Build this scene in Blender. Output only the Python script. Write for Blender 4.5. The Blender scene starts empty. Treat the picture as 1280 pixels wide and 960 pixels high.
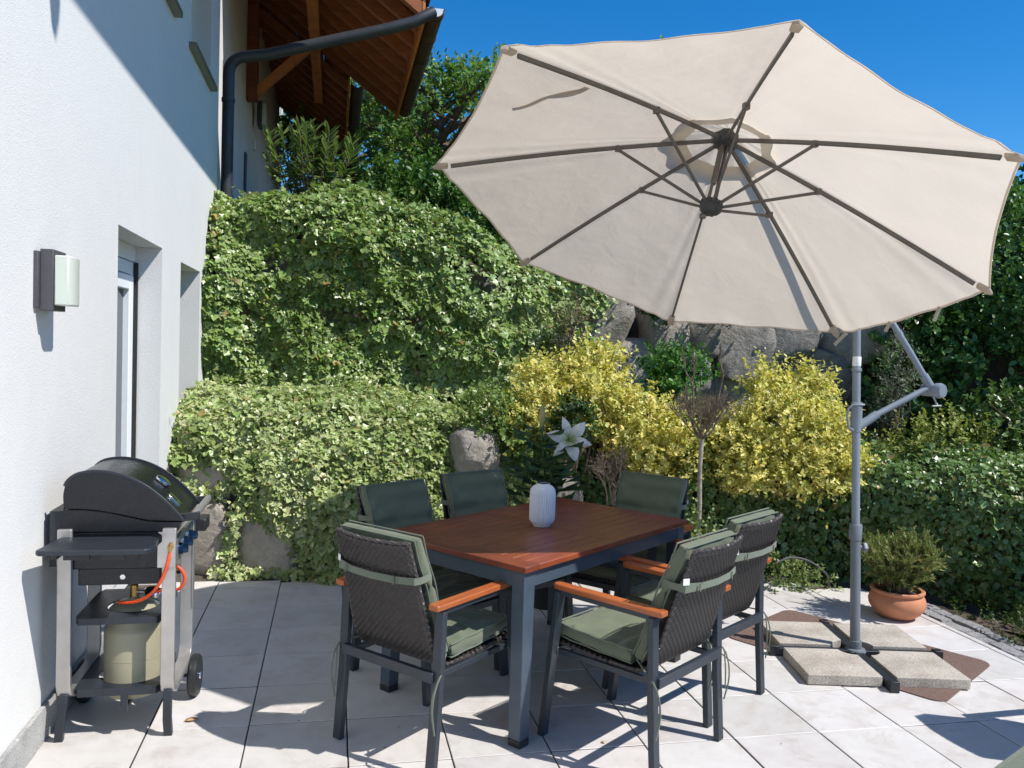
import bpy, math, random
import numpy as np
from mathutils import Vector, Matrix
random.seed(7); rng=np.random.default_rng(11)
C=bpy.context.scene.collection
R=math.radians; PI=math.pi
def V(*a): return np.array(a,float)
def unit(a):
    a=np.asarray(a,float); return a/(np.linalg.norm(a,axis=-1,keepdims=True)+1e-12)

# ------------------------------------------------------------------ helpers
def tag(o,label=None,cat=None,group=None,kind=None):
    if label: o['label']=label
    if cat: o['category']=cat
    if group: o['group']=group
    if kind: o['kind']=kind
    return o
def thing(name,label,cat,loc=(0,0,0),rz=0,group=None):
    o=bpy.data.objects.new(name,None); C.objects.link(o); o.location=loc; o.rotation_euler=(0,0,rz); o.empty_display_size=.1
    return tag(o,label,cat,group)
def link(name,me,mat,parent=None):
    o=bpy.data.objects.new(name,me); C.objects.link(o)
    if mat:
        for m in (mat if isinstance(mat,(list,tuple)) else [mat]): me.materials.append(m)
    if parent is not None: o.parent=parent
    return o
class MB:
    def __init__(s): s.v=[];s.f=[];s.uv={}
    def add(s,vs,fs):
        n=len(s.v); s.v+= [tuple(map(float,p)) for p in vs]; s.f+=[tuple(i+n for i in f) for f in fs]; return s
    def box(s,c,d,rz=0,m=None):
        x,y,z=[k/2 for k in d]; P=[(-x,-y,-z),(x,-y,-z),(x,y,-z),(-x,y,-z),(-x,-y,z),(x,-y,z),(x,y,z),(-x,y,z)]
        if m is None:
            cs,sn=math.cos(rz),math.sin(rz); P=[(c[0]+a*cs-b*sn,c[1]+a*sn+b*cs,c[2]+e) for a,b,e in P]
        else: P=[tuple(np.asarray(c)+np.asarray(m)@np.array(p)) for p in P]
        return s.add(P,[(0,3,2,1),(4,5,6,7),(0,1,5,4),(1,2,6,5),(2,3,7,6),(3,0,4,7)])
    def b2(s,lo,hi): return s.box([(a+b)/2 for a,b in zip(lo,hi)],[abs(b-a) for a,b in zip(lo,hi)])
    def bar(s,p,q,w,h,up=(0,0,1)):
        p,q=np.array(p,float),np.array(q,float); d=q-p; L=np.linalg.norm(d); d/=L
        a=np.cross(up,d); a/=np.linalg.norm(a)+1e-12; b=np.cross(d,a)
        return s.box((p+q)/2,(w,L,h),m=np.stack([a,d,b],1))
    def sweep(s,pts,prof,up=(0,0,1),closed=False,caps=True):
        # prof: list of (a,b) in frame (side,up2)
        pts=[np.array(p,float) for p in pts]; n=len(pts); k=len(prof); vs=[]
        for i,p in enumerate(pts):
            if closed: t=pts[(i+1)%n]-pts[i-1]
            else: t=pts[min(i+1,n-1)]-pts[max(i-1,0)]
            t=t/(np.linalg.norm(t)+1e-12); a=np.cross(up,t); a/=np.linalg.norm(a)+1e-12; b=np.cross(t,a)
            sc=1.0
            if 0<i<n-1 or closed:
                t1=pts[i]-pts[i-1]; t1=t1/(np.linalg.norm(t1)+1e-12); sc=1/max(.5,abs(t1@t))
            vs+=[p+a*x+b*y*sc for x,y in prof]
        fs=[]
        for i in range(n if closed else n-1):
            for j in range(k):
                A=i*k+j;B=i*k+(j+1)%k;D=((i+1)%n)*k+j;E=((i+1)%n)*k+(j+1)%k; fs.append((A,B,E,D))
        if caps and not closed: fs+=[tuple(range(k-1,-1,-1)),tuple((n-1)*k+j for j in range(k))]
        return s.add(vs,fs)
    def tube(s,pts,r,n=10,caps=True,closed=False):
        pts=[np.array(p,float) for p in pts]; m=len(pts)
        rs=r if hasattr(r,'__len__') else [r]*m
        vs=[];a=None
        for i,p in enumerate(pts):
            t=(pts[(i+1)%m]-pts[i-1]) if closed else pts[min(i+1,m-1)]-pts[max(i-1,0)]
            t=t/(np.linalg.norm(t)+1e-12)
            if a is None:
                a=np.cross(t,(0,0,1) if abs(t[2])<.9 else (1,0,0))
            a=a-t*(a@t); a/=np.linalg.norm(a)+1e-12; b=np.cross(t,a)
            vs+=[p+rs[i]*(a*math.cos(2*PI*j/n)+b*math.sin(2*PI*j/n)) for j in range(n)]
        fs=[(i*n+j,i*n+(j+1)%n,((i+1)%m)*n+(j+1)%n,((i+1)%m)*n+j) for i in range(m if closed else m-1) for j in range(n)]
        if caps and not closed: fs+=[tuple(range(n-1,-1,-1)),tuple((m-1)*n+j for j in range(n))]
        return s.add(vs,fs)
    def lathe(s,prof,c=(0,0,0),n=32,axis=(0,0,1),fn=None):
        ax=np.array(axis,float);ax/=np.linalg.norm(ax); a=np.cross(ax,(0,0,1) if abs(ax[2])<.9 else (1,0,0)); a/=np.linalg.norm(a); b=np.cross(ax,a); c=np.array(c,float)
        vs=[];
        for r,h in prof:
            for j in range(n):
                t=2*PI*j/n; rr=r*(fn(t,h) if fn else 1); vs.append(c+ax*h+rr*(a*math.cos(t)+b*math.sin(t)))
        k=len(prof); fs=[(i*n+j,i*n+(j+1)%n,(i+1)*n+(j+1)%n,(i+1)*n+j) for i in range(k-1) for j in range(n)]
        if prof[0][0]>1e-6: fs.append(tuple(range(n-1,-1,-1)))
        if prof[-1][0]>1e-6: fs.append(tuple((k-1)*n+j for j in range(n)))
        return s.add(vs,fs)
    def prism(s,poly,fn,h):
        # poly list of 2D, fn maps (u,v,w)->xyz
        k=len(poly); vs=[fn(u,v,0) for u,v in poly]+[fn(u,v,h) for u,v in poly]
        return s.add(vs,[tuple(range(k-1,-1,-1)),tuple(range(k,2*k))]+[(i,(i+1)%k,k+(i+1)%k,k+i) for i in range(k)])
    def grid(s,fn,nu,nv):
        vs=[fn(i/(nu-1),j/(nv-1)) for j in range(nv) for i in range(nu)]
        return s.add(vs,[(j*nu+i,j*nu+i+1,(j+1)*nu+i+1,(j+1)*nu+i) for j in range(nv-1) for i in range(nu-1)])
    def build(s,name,mat,parent=None,smooth=True,bevel=0,ang=38,seg=2,world=True):
        me=bpy.data.meshes.new(name); vs=s.v
        if parent is not None and world:
            # vertices were given in world coordinates; parents of such parts are unrotated
            ox,oy,oz=_wloc(parent); vs=[(x-ox,y-oy,z-oz) for x,y,z in vs]
        me.from_pydata(vs,[],s.f); me.update()
        import bmesh
        bm=bmesh.new(); bm.from_mesh(me); bmesh.ops.recalc_face_normals(bm,faces=bm.faces); bm.to_mesh(me); bm.free()
        if smooth:
            me.polygons.foreach_set('use_smooth',[True]*len(me.polygons)); me.set_sharp_from_angle(angle=R(ang))
        o=link(name,me,mat,parent)
        if bevel:
            b=o.modifiers.new('bevel','BEVEL'); b.width=bevel; b.segments=seg; b.limit_method='ANGLE'; b.angle_limit=R(40); b.harden_normals=False
        return o
def _wloc(p):
    x=Vector((0,0,0))
    while p is not None: x=x+p.location; p=p.parent
    return x
def copy_tree(o,parent=None):
    c=o.copy(); C.objects.link(c); c.parent=parent
    for ch in list(o.children): copy_tree(ch,c)
    return c

# ------------------------------------------------------------------ materials
class NT:
    def __init__(s,name):
        s.m=bpy.data.materials.new(name); s.m.use_nodes=True; s.t=s.m.node_tree; s.t.nodes.clear()
        s.out=s.n('ShaderNodeOutputMaterial'); s.co=s.n('ShaderNodeTexCoord')
    def n(s,ty,**k):
        x=s.t.nodes.new(ty)
        for a,b in k.items(): setattr(x,a,b)
        return x
    def l(s,a,b): s.t.links.new(a,b)
    def pr(s,**k):
        p=s.n('ShaderNodeBsdfPrincipled'); s.p=p; s.l(p.outputs[0],s.out.inputs[0])
        for a,b in k.items(): p.inputs[a.replace('_',' ')].default_value=b
        return p
    def noise(s,scale,det=4,rough=.55,vec=None,dist=0):
        x=s.n('ShaderNodeTexNoise'); x.inputs['Scale'].default_value=scale; x.inputs['Detail'].default_value=det; x.inputs['Roughness'].default_value=rough; x.inputs['Distortion'].default_value=dist
        s.l(vec or s.co.outputs['Object'],x.inputs['Vector']); return x.outputs['Fac']
    def ramp(s,f,stops):
        x=s.n('ShaderNodeValToRGB'); e=x.color_ramp.elements
        while len(e)<len(stops): e.new(.5)
        for k,(p,c) in zip(e,stops): k.position=p; k.color=(*c,1) if len(c)==3 else c
        s.l(f,x.inputs[0]); return x.outputs[0]
    def mix(s,f,a,b,mode='MIX'):
        x=s.n('ShaderNodeMix',data_type='RGBA',blend_type=mode)
        for i,q in ((0,f),(6,a),(7,b)):
            if hasattr(q,'is_linked') or hasattr(q,'links'): s.l(q,x.inputs[i])
            else: x.inputs[i].default_value=q if i==0 else ((*q,1) if len(q)==3 else q)
        return x.outputs[2]
    def bump(s,f,strength=.3,dist=.01,nrm=None):
        x=s.n('ShaderNodeBump'); x.inputs['Strength'].default_value=strength; x.inputs['Distance'].default_value=dist; s.l(f,x.inputs['Height'])
        if nrm: s.l(nrm,x.inputs['Normal'])
        return x.outputs[0]
    def mapped(s,scale=(1,1,1),rot=(0,0,0),src='Object'):
        x=s.n('ShaderNodeMapping'); x.inputs['Scale'].default_value=scale; x.inputs['Rotation'].default_value=rot; s.l(s.co.outputs[src],x.inputs[0]); return x.outputs[0]
def col(*a): return tuple(a)
def plain(name,c,rough=.5,metal=0,var=.12,scale=30,bump=0,bscale=300,spec=.5,coat=0):
    t=NT(name); p=t.pr(Roughness=rough,Metallic=metal); p.inputs['Specular IOR Level'].default_value=spec; p.inputs['Coat Weight'].default_value=coat
    f=t.noise(scale,5,.6); lo=tuple(k*(1-var) for k in c); hi=tuple(min(1,k*(1+var)) for k in c)
    t.l(t.ramp(f,[(.3,lo),(.7,hi)]),p.inputs['Base Color'])
    r=t.n('ShaderNodeMapRange'); r.inputs[3].default_value=max(0,rough-.08); r.inputs[4].default_value=min(1,rough+.1); t.l(t.noise(scale*2.7,4),r.inputs[0]); t.l(r.outputs[0],p.inputs['Roughness'])
    if bump: t.l(t.bump(t.noise(bscale,3),bump,.004),p.inputs['Normal'])
    return t.m
M={}
def mk_plaster(name,c,c2):
    t=NT(name); p=t.pr(Roughness=.9); p.inputs['Specular IOR Level'].default_value=.2
    a=t.noise(1.3,5,.6); b=t.noise(9,4); m=t.mix(.35,t.ramp(a,[(.3,c2),(.65,c)]),t.ramp(b,[(.35,c2),(.6,c)]))
    stn=t.ramp(t.noise(1.0,5,.65,t.mapped((3.0,3.0,.55))),[(.60,(1,1,1)),(.85,(.96,.95,.935))]); m=t.mix(1,m,stn,'MULTIPLY'); t.l(m,p.inputs['Base Color'])
    g=t.n('ShaderNodeTexVoronoi'); g.inputs['Scale'].default_value=230; t.l(t.co.outputs['Object'],g.inputs['Vector'])
    n1=t.bump(g.outputs['Distance'],.32,.003); t.l(t.bump(t.noise(70,4),.28,.004,n1),p.inputs['Normal'])
    return t.m
M['plaster']=mk_plaster('plaster_white',(.70,.695,.68),(.665,.66,.645))
M['plaster_warm']=mk_plaster('plaster_warm',(.80,.74,.70),(.72,.66,.62))
def mk_granite(name,a,b,c,scale=160,bump=.25):
    t=NT(name); p=t.pr(Roughness=.7); f=t.noise(scale,3,.7); g=t.noise(6,4)
    x=t.mix(.4,t.ramp(f,[(.36,a),(.5,b),(.62,c)]),t.ramp(g,[(.3,a),(.7,c)])); t.l(x,p.inputs['Base Color']); t.l(t.bump(f,bump,.002),p.inputs['Normal']); return t.m
M['plinth']=mk_granite('plinth_granite',(.14,.14,.14),(.34,.34,.33),(.55,.54,.52))
M['slab']=mk_granite('exposed_aggregate_slab',(.16,.13,.10),(.42,.37,.31),(.60,.55,.48),150,.6)
def mk_tile():
    t=NT('patio_tile'); p=t.pr(Roughness=.55)
    at=t.n('ShaderNodeAttribute',attribute_name='tint')
    a=t.noise(2.2,6,.6); b=t.noise(14,5,.65); base=t.mix(.5,t.ramp(a,[(.3,(.50,.47,.45)),(.7,(.62,.595,.575))]),t.ramp(b,[(.3,(.52,.49,.475)),(.7,(.62,.60,.585))]))
    st=t.noise(5,6,.7,dist=.6); dirt=t.ramp(st,[(.50,(1,1,1)),(.66,(.84,.79,.75)),(.80,(.66,.57,.50))])
    x=t.mix(1,base,at.outputs['Color'],'MULTIPLY'); x=t.mix(.8,x,dirt,'MULTIPLY'); 
    sp=t.n('ShaderNodeTexVoronoi'); sp.inputs['Scale'].default_value=23; t.l(t.co.outputs['Object'],sp.inputs['Vector'])
    spk=t.ramp(sp.outputs['Distance'],[(.03,(.45,.4,.36)),(.075,(1,1,1))]); x=t.mix(.35,x,spk,'MULTIPLY')
    t.l(x,p.inputs['Base Color']); t.l(t.bump(t.noise(260,3),.12,.002),p.inputs['Normal'])
    r=t.n('ShaderNodeMapRange'); r.inputs[3].default_value=.42; r.inputs[4].default_value=.7; t.l(b,r.inputs[0]); t.l(r.outputs[0],p.inputs['Roughness'])
    return t.m
M['tile']=mk_tile()
M['grout']=plain('tile_joint',(.075,.062,.05),.95,var=.3,scale=60)
M['soil']=plain('soil',(.075,.055,.038),.95,var=.5,scale=9,bump=.8,bscale=60)
M['grass']=plain('rough_grass_ground',(.05,.075,.025),.95,var=.5,scale=3,bump=.8,bscale=40)
def mk_rock(name,a,b,c):
    t=NT(name); p=t.pr(Roughness=.88); oi=t.n('ShaderNodeObjectInfo')
    f=t.noise(2.6,7,.65,dist=.4); g=t.noise(22,6,.7); h=t.noise(1.1,4)
    x=t.mix(.45,t.ramp(f,[(.28,a),(.5,b),(.72,c)]),t.ramp(g,[(.3,a),(.55,b),(.75,c)]))
    x=t.mix(.35,x,t.ramp(h,[(.42,(.75,.72,.68)),(.62,(1.0,.93,.82))]),'MULTIPLY')
    li=t.noise(7,5,.7); x=t.mix(t.ramp(li,[(.60,(0,0,0)),(.68,(.5,.5,.5))]),x,(.16,.16,.10))
    v=t.n('ShaderNodeMapRange'); v.inputs[3].default_value=.7; v.inputs[4].default_value=1.25; t.l(oi.outputs['Random'],v.inputs[0])
    hs=t.n('ShaderNodeHueSaturation'); t.l(v.outputs[0],hs.inputs['Value']); t.l(x,hs.inputs['Color'])
    t.l(hs.outputs[0],p.inputs['Base Color'])
    n1=t.bump(f,1.0,.06); n1=t.bump(t.noise(60,4,.7),.6,.006,n1); t.l(t.bump(g,1.0,.02,n1),p.inputs['Normal']); return t.m
M['rock']=mk_rock('granite_boulder',(.15,.14,.125),(.32,.295,.265),(.54,.50,.45))
M['sand']=mk_rock('sandstone_block',(.34,.30,.255),(.52,.47,.40),(.66,.60,.52))
def leaf_mat(name,rough=.42,trans=.28,spec=.45,tmul=(1.15,1.25,.6)):
    t=NT(name); at=t.n('ShaderNodeAttribute',attribute_name='tint')
    p=t.n('ShaderNodeBsdfPrincipled'); p.inputs['Roughness'].default_value=rough; p.inputs['Specular IOR Level'].default_value=spec
    f=t.noise(60,3); c=t.mix(.55,at.outputs['Color'],t.ramp(f,[(.3,(.75,.75,.75)),(.7,(1.2,1.2,1.2))]),'MULTIPLY'); t.l(c,p.inputs['Base Color'])
    tr=t.n('ShaderNodeBsdfTranslucent'); t.l(t.mix(1,c,tmul,'MULTIPLY'),tr.inputs[0])
    mx=t.n('ShaderNodeMixShader'); mx.inputs[0].default_value=trans; t.l(p.outputs[0],mx.inputs[1]); t.l(tr.outputs[0],mx.inputs[2]); t.l(mx.outputs[0],t.out.inputs[0]); return t.m
M['ivy']=leaf_mat('ivy_leaf',.36,.22,.55)
M['leaf']=leaf_mat('shrub_leaf',.45,.3)
M['petal']=leaf_mat('lily_petal',.5,.35,.3,(1,1,1))
M['bark']=plain('bark',(.12,.085,.06),.9,var=.5,scale=25,bump=.8,bscale=80)
M['twig']=plain('dry_twig',(.17,.13,.095),.9,var=.4,scale=25)
M['greystem']=plain('grey_stem_bark',(.30,.26,.21),.9,var=.35,scale=40,bump=.5,bscale=120)
M['anthracite']=plain('anthracite_aluminium',(.024,.032,.042),.42,.0,.12,12,.05,500)
M['tableleg']=plain('blue_grey_aluminium',(.055,.078,.105),.40,0,.1,12,.05,500)
def mk_wood(name,dark,light,rough,axis='X',scale=1.0,coat=0):
    t=NT(name); p=t.pr(Roughness=rough); p.inputs['Coat Weight'].default_value=coat; p.inputs['Coat Roughness'].default_value=.3
    oi=t.n('ShaderNodeObjectInfo'); at=t.n('ShaderNodeAttribute',attribute_name='tint')
    s={'X':(2,34,34),'Y':(34,2,34),'Z':(34,34,2)}[axis]; mp=t.mapped(tuple(k*scale for k in s))
    f=t.noise(1,6,.65,mp,.4); g=t.noise(3.2,4,.6,mp)
    x=t.mix(.4,t.ramp(f,[(.3,dark),(.7,light)]),t.ramp(g,[(.35,dark),(.65,light)])); wv=t.ramp(t.noise(5,4,.6),[(.35,(.82,.82,.84)),(.65,(1.08,1.07,1.05))]); x=t.mix(1,x,wv,'MULTIPLY'); t.l(x,p.inputs['Base Color']); t.l(t.bump(f,.18,.002),p.inputs['Normal']); return t.m
M['tablewood']=mk_wood('red_brown_hardwood',(.165,.036,.016),(.30,.074,.030),.36,'X')
M['tablewood_y']=mk_wood('red_brown_hardwood_cross',(.14,.032,.016),(.26,.066,.031),.36,'Y')
M['teak']=mk_wood('oiled_orange_teak',(.28,.070,.020),(.46,.130,.036),.35,'Y')
M['beam']=mk_wood('orange_stained_timber',(.42,.13,.028),(.70,.24,.05),.5,'Y',.5)
M['soffit']=mk_wood('dark_stained_boards',(.12,.028,.008),(.27,.070,.017),.6,'X',.5)
M['rafterwood']=mk_wood('rafter_timber',(.26,.075,.018),(.44,.14,.035),.55,'X',.5)
def mk_wicker():
    t=NT('woven_dark_wicker'); p=t.pr(Roughness=.46); at=t.n('ShaderNodeAttribute',attribute_name='tint')
    f=t.noise(90,3); t.l(t.mix(.5,at.outputs['Color'],t.ramp(f,[(.3,(.6,.6,.6)),(.7,(1.4,1.35,1.3))]),'MULTIPLY'),p.inputs['Base Color']); return t.m
M['wicker']=mk_wicker()
def mk_fabric(name,c,scale=900,rough=.9):
    t=NT(name); p=t.pr(Roughness=rough); p.inputs['Sheen Weight'].default_value=.25; p.inputs['Specular IOR Level'].default_value=.2
    w=t.n('ShaderNodeTexWave'); w.inputs['Scale'].default_value=scale/6; w.bands_direction='X'; t.l(t.co.outputs['Object'],w.inputs[0])
    w2=t.n('ShaderNodeTexWave'); w2.inputs['Scale'].default_value=scale/6; w2.bands_direction='Z'; t.l(t.co.outputs['Object'],w2.inputs[0])
    f=t.noise(12,5); x=t.mix(.5,t.ramp(f,[(.3,tuple(k*.86 for k in c)),(.7,tuple(k*1.1 for k in c))]),t.ramp(t.noise(400,2),[(.35,tuple(k*.8 for k in c)),(.65,tuple(k*1.15 for k in c))]))
    t.l(x,p.inputs['Base Color']); h=t.mix(.5,w.outputs[0],w2.outputs[0]); n=t.bump(h,.12,.001); t.l(t.bump(t.noise(16,4,.6),.35,.012,n),p.inputs['Normal']); return t.m
M['cushion']=mk_fabric('sage_green_canvas',(.122,.142,.092))
M['piping']=mk_fabric('sage_green_piping',(.135,.158,.115))
M['tag']=plain('white_care_label',(.8,.8,.78),.7,var=.05)
def mk_canopy(name,c,tw=.56,bump=.5):
    t=NT(name); d=t.n('ShaderNodeBsdfDiffuse'); tr=t.n('ShaderNodeBsdfTranslucent'); mx=t.n('ShaderNodeMixShader'); mx.inputs[0].default_value=tw
    f=t.noise(2.0,5,.6); x=t.ramp(f,[(.3,tuple(k*.96 for k in c)),(.7,tuple(min(1,k*1.03) for k in c))]); t.l(x,d.inputs[0]); t.l(x,tr.inputs[0])
    g=t.noise(2.2,3,.5,t.mapped((1,1,1)),.15); n=t.bump(g,bump*.6,.06); n=t.bump(t.noise(7,4,.6,t.mapped((1,1,1)),.3),.22,.03,n); n=t.bump(t.noise(350,2),.15,.001,n); t.l(n,d.inputs['Normal']); t.l(n,tr.inputs['Normal'])
    t.l(d.outputs[0],mx.inputs[1]); t.l(tr.outputs[0],mx.inputs[2]); t.l(mx.outputs[0],t.out.inputs[0]); return t.m
M['canopy']=mk_canopy('ecru_polyester',(.665,.585,.485))
M['hem']=mk_canopy('ecru_hem',(.63,.545,.45),.5,.1)
M['rib']=plain('bronze_grey_rib',(.105,.092,.08),.5,.0,.15,14)
M['mast']=plain('grey_powder_coat',(.21,.24,.275),.42,.0,.08,10,.05,400)
M['mastlow']=plain('darker_grey_powder_coat',(.155,.170,.190),.45,.0,.08,10,.05,400)
M['blackplastic']=plain('black_plastic',(.018,.019,.021),.45,var=.2)
M['mat']=plain('brown_rubber_mat',(.16,.10,.08),.95,var=.35,scale=120,bump=.8,bscale=400)
M['terracotta']=plain('terracotta',(.50,.205,.105),.8,var=.14,scale=9,bump=.15,bscale=200)
M['blacksteel']=plain('black_enamel',(.006,.007,.010),.28,0,.2,14,.05,600)
M['greysteel']=plain('dark_grey_sheet_steel',(.018,.022,.030),.42,0,.15,14,.05,600)
M['steel']=plain('brushed_steel',(.50,.48,.46),.36,.75,.08,18,.05,700)
M['chrome']=plain('chrome',(.75,.76,.78),.12,1,.04)
M['brass']=plain('brass',(.55,.36,.13),.3,1,.1)
M['hose']=plain('orange_gas_hose',(.75,.085,.018),.5,var=.1)
M['bottle']=plain('beige_painted_steel',(.30,.28,.19),.42,.0,.04,8,.05,200)
M['skyknob']=plain('sky_tinted_chrome_knob',(.018,.05,.11),.2,.8,.15)  # chrome knobs with the blue of reflected sky put into their base colour
M['lampbox']=plain('dark_grey_lamp_body',(.075,.073,.080),.5)
M['lampglass']=plain('frosted_opal_glass',(.60,.635,.565),.3,var=.01,spec=.6)
M['pvc']=plain('white_window_frame',(.78,.80,.82),.35,var=.03)
M['seal']=plain('black_rubber_seal',(.02,.02,.02),.6)
M['sill']=plain('olive_metal_sill',(.20,.18,.11),.4,.3,.1)
M['gutter']=plain('aged_copper_gutter',(.095,.055,.040),.45,.5,.35,4)
M['pipe']=plain('dark_zinc_pipe',(.050,.053,.060),.48,.4,.2,5)
M['rooftile']=plain('brown_roof_tile',(.14,.06,.04),.8,var=.3,scale=6)
def mk_glass():
    t=NT('window_glass'); p=t.pr(Roughness=.03); p.inputs['Base Color'].default_value=(.03,.04,.05,1); p.inputs['Specular IOR Level'].default_value=1.0; return t.m
M['glass']=mk_glass()
M['lantern']=plain('matt_white_ceramic',(.70,.71,.74),.6,var=.04)
M['cable']=plain('grey_cable',(.10,.10,.105),.5)
M['setts']=mk_granite('granite_setts',(.10,.10,.105),(.24,.24,.24),(.40,.39,.38),90,.5)
M['dryleaf']=plain('dry_leaf_brown',(.52,.30,.15),.7,var=.2)

# ------------------------------------------------------------------ foliage engine (numpy)
def hash3(i,j,k,s=0):
    n=(i*374761393+j*668265263+k*2147483647+s*974634541)&0xffffffff
    n=((n^(n>>13))*1274126177)&0xffffffff; n=(n^(n>>16))&0xffff
    return n/65535.
def vnoise(P,sc=1,s=0):
    P=np.asarray(P,float)*sc; I=np.floor(P).astype(np.int64); F=P-I; F=F*F*(3-2*F); o=0
    for a in (0,1):
        for b in (0,1):
            for c in (0,1):
                w=(F[...,0] if a else 1-F[...,0])*(F[...,1] if b else 1-F[...,1])*(F[...,2] if c else 1-F[...,2])
                o=o+w*hash3(I[...,0]+a,I[...,1]+b,I[...,2]+c,s)
    return o
def fnoise(P,sc=1,s=0,o=3): return sum(vnoise(P,sc*2**k,s+k)*.5**k for k in range(o))/sum(.5**k for k in range(o))
def mirror(half): # half outline from base to tip on +x side -> full leaf with centre
    L=[(0,0,0)]+half+[(0,1,0)]; full=L+[(-x,y,z) for x,y,z in half[::-1]]
    return full
def leaf_template(half,cz=.06,cy=.42):
    full=mirror(half); k=len(full); v=np.array(full+[(0,cy,-cz)],float); f=[(i,(i+1)%k,k) for i in range(k)]
    rim=np.ones(k+1); rim[-1]=0; return v,np.array(f),rim
T_IVY=leaf_template([(.30,-.10,.03),(.43,.14,.05),(.62,.36,.04),(.33,.50,.02),(.22,.74,.01)],.05,.32)
T_OVAL=leaf_template([(.20,.18,.05),(.30,.45,.07),(.22,.78,.04)],.02,.45)
T_NARROW=leaf_template([(.07,.2,.02),(.095,.5,.03),(.055,.82,.01)],.01,.5)
T_NEEDLE=(np.array([(-.10,0,0),(.10,0,0),(.07,.7,.04),(0,1,.06),(-.07,.7,.04)],float),np.array([(0,1,2),(0,2,4),(4,2,3)]),np.array([0,0,1,1,1.]))
T_BLADE=leaf_template([(.09,.15,.0),(.12,.45,-.05),(.07,.8,-.16)],.03,.45)
def leaves(name,P,N,D,S,tint,rimtint,T,mat,parent,loc=None):
    """one mesh of many leaves: P pos, N leaf normal, D direction base->tip, S size, tint (n,3) centre colour, rimtint (n,3)"""
    tv,tf,rim=T; n=len(P); k=len(tv)
    D=unit(D); N=N-D*np.sum(N*D,-1,keepdims=True); N=unit(N); X=np.cross(D,N)
    S=np.asarray(S).reshape(n,1,1)
    vv=P[:,None,:]+S*(tv[None,:,0:1]*X[:,None]+tv[None,:,1:2]*D[:,None]+tv[None,:,2:3]*N[:,None])
    o=np.array(_wloc(parent)) if parent is not None else np.zeros(3)
    vv=(vv-o).reshape(-1,3); ff=(tf[None]+(np.arange(n)*k)[:,None,None]).reshape(-1,3)
    me=bpy.data.meshes.new(name); me.vertices.add(len(vv)); me.vertices.foreach_set('co',vv.astype(np.float32).ravel())
    me.loops.add(ff.size); me.loops.foreach_set('vertex_index',ff.astype(np.int32).ravel())
    me.polygons.add(len(ff)); me.polygons.foreach_set('loop_start',np.arange(0,ff.size,3,dtype=np.int32)); 
    me.update(calc_edges=True); me.validate()
    me.polygons.foreach_set('use_smooth',np.ones(len(ff),bool))
    ct=tint[:,None,:]*(1-rim[None,:,None])+rimtint[:,None,:]*rim[None,:,None]
    ca=np.concatenate([ct,np.ones((n,k,1))],-1).reshape(-1,4)
    a=me.color_attributes.new('tint','FLOAT_COLOR','POINT'); a.data.foreach_set('color',ca.astype(np.float32).ravel())
    return link(name,me,mat,parent)
def pick(cols,n,jit=.18):
    cols=np.array(cols,float); w=rng.random((n,len(cols)))**3; w/=w.sum(1,keepdims=True); c=w@cols
    return c*(1+jit*(rng.standard_normal((n,1))))*(1+.05*rng.standard_normal((n,3)))
def randdir(n): return unit(rng.standard_normal((n,3)))
def shoots(origins,dirs,lens,per,spread=1.0,up=.4):
    """leaf frames along shoots"""
    n=len(origins); t=np.tile((np.arange(per)+.6)/per,(n,1)); t=t+rng.normal(0,.04,t.shape)
    D=unit(dirs)[:,None]; P=origins[:,None]+D*(t*lens[:,None])[...,None]
    P[...,2]-=.12*(t**2)*lens[:,None]
    ang=(np.arange(per)*2.4)[None]+rng.random((n,1))*6.28
    a=unit(np.cross(unit(dirs),randdir(n)))[:,None]; b=np.cross(D,a)
    rad=a*np.cos(ang)[...,None]+b*np.sin(ang)[...,None]
    DD=unit(rad*spread+D*.75+rng.normal(0,.2,rad.shape)); NN=unit(D*.8-rad*.4+np.array([0,0,up])+rng.normal(0,.25,rad.shape))
    return P.reshape(-1,3),NN.reshape(-1,3),DD.reshape(-1,3)
def blob_points(clumps,n,shell=.55):
    """clumps: (x,y,z,rx,ry,rz); points biased to outer shell; returns pos,outward"""
    cl=np.array(clumps,float); w=cl[:,3]*cl[:,4]+cl[:,3]*cl[:,5]; idx=rng.choice(len(cl),n,p=w/w.sum())
    d=randdir(n); r=shell+(1-shell)*rng.random(n)**.6
    r*=.50+1.0*fnoise(d*1.7+idx[:,None]*3.1,1.9,3)
    P=cl[idx,:3]+d*cl[idx,3:6]*r[:,None]; return P,d
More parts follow.
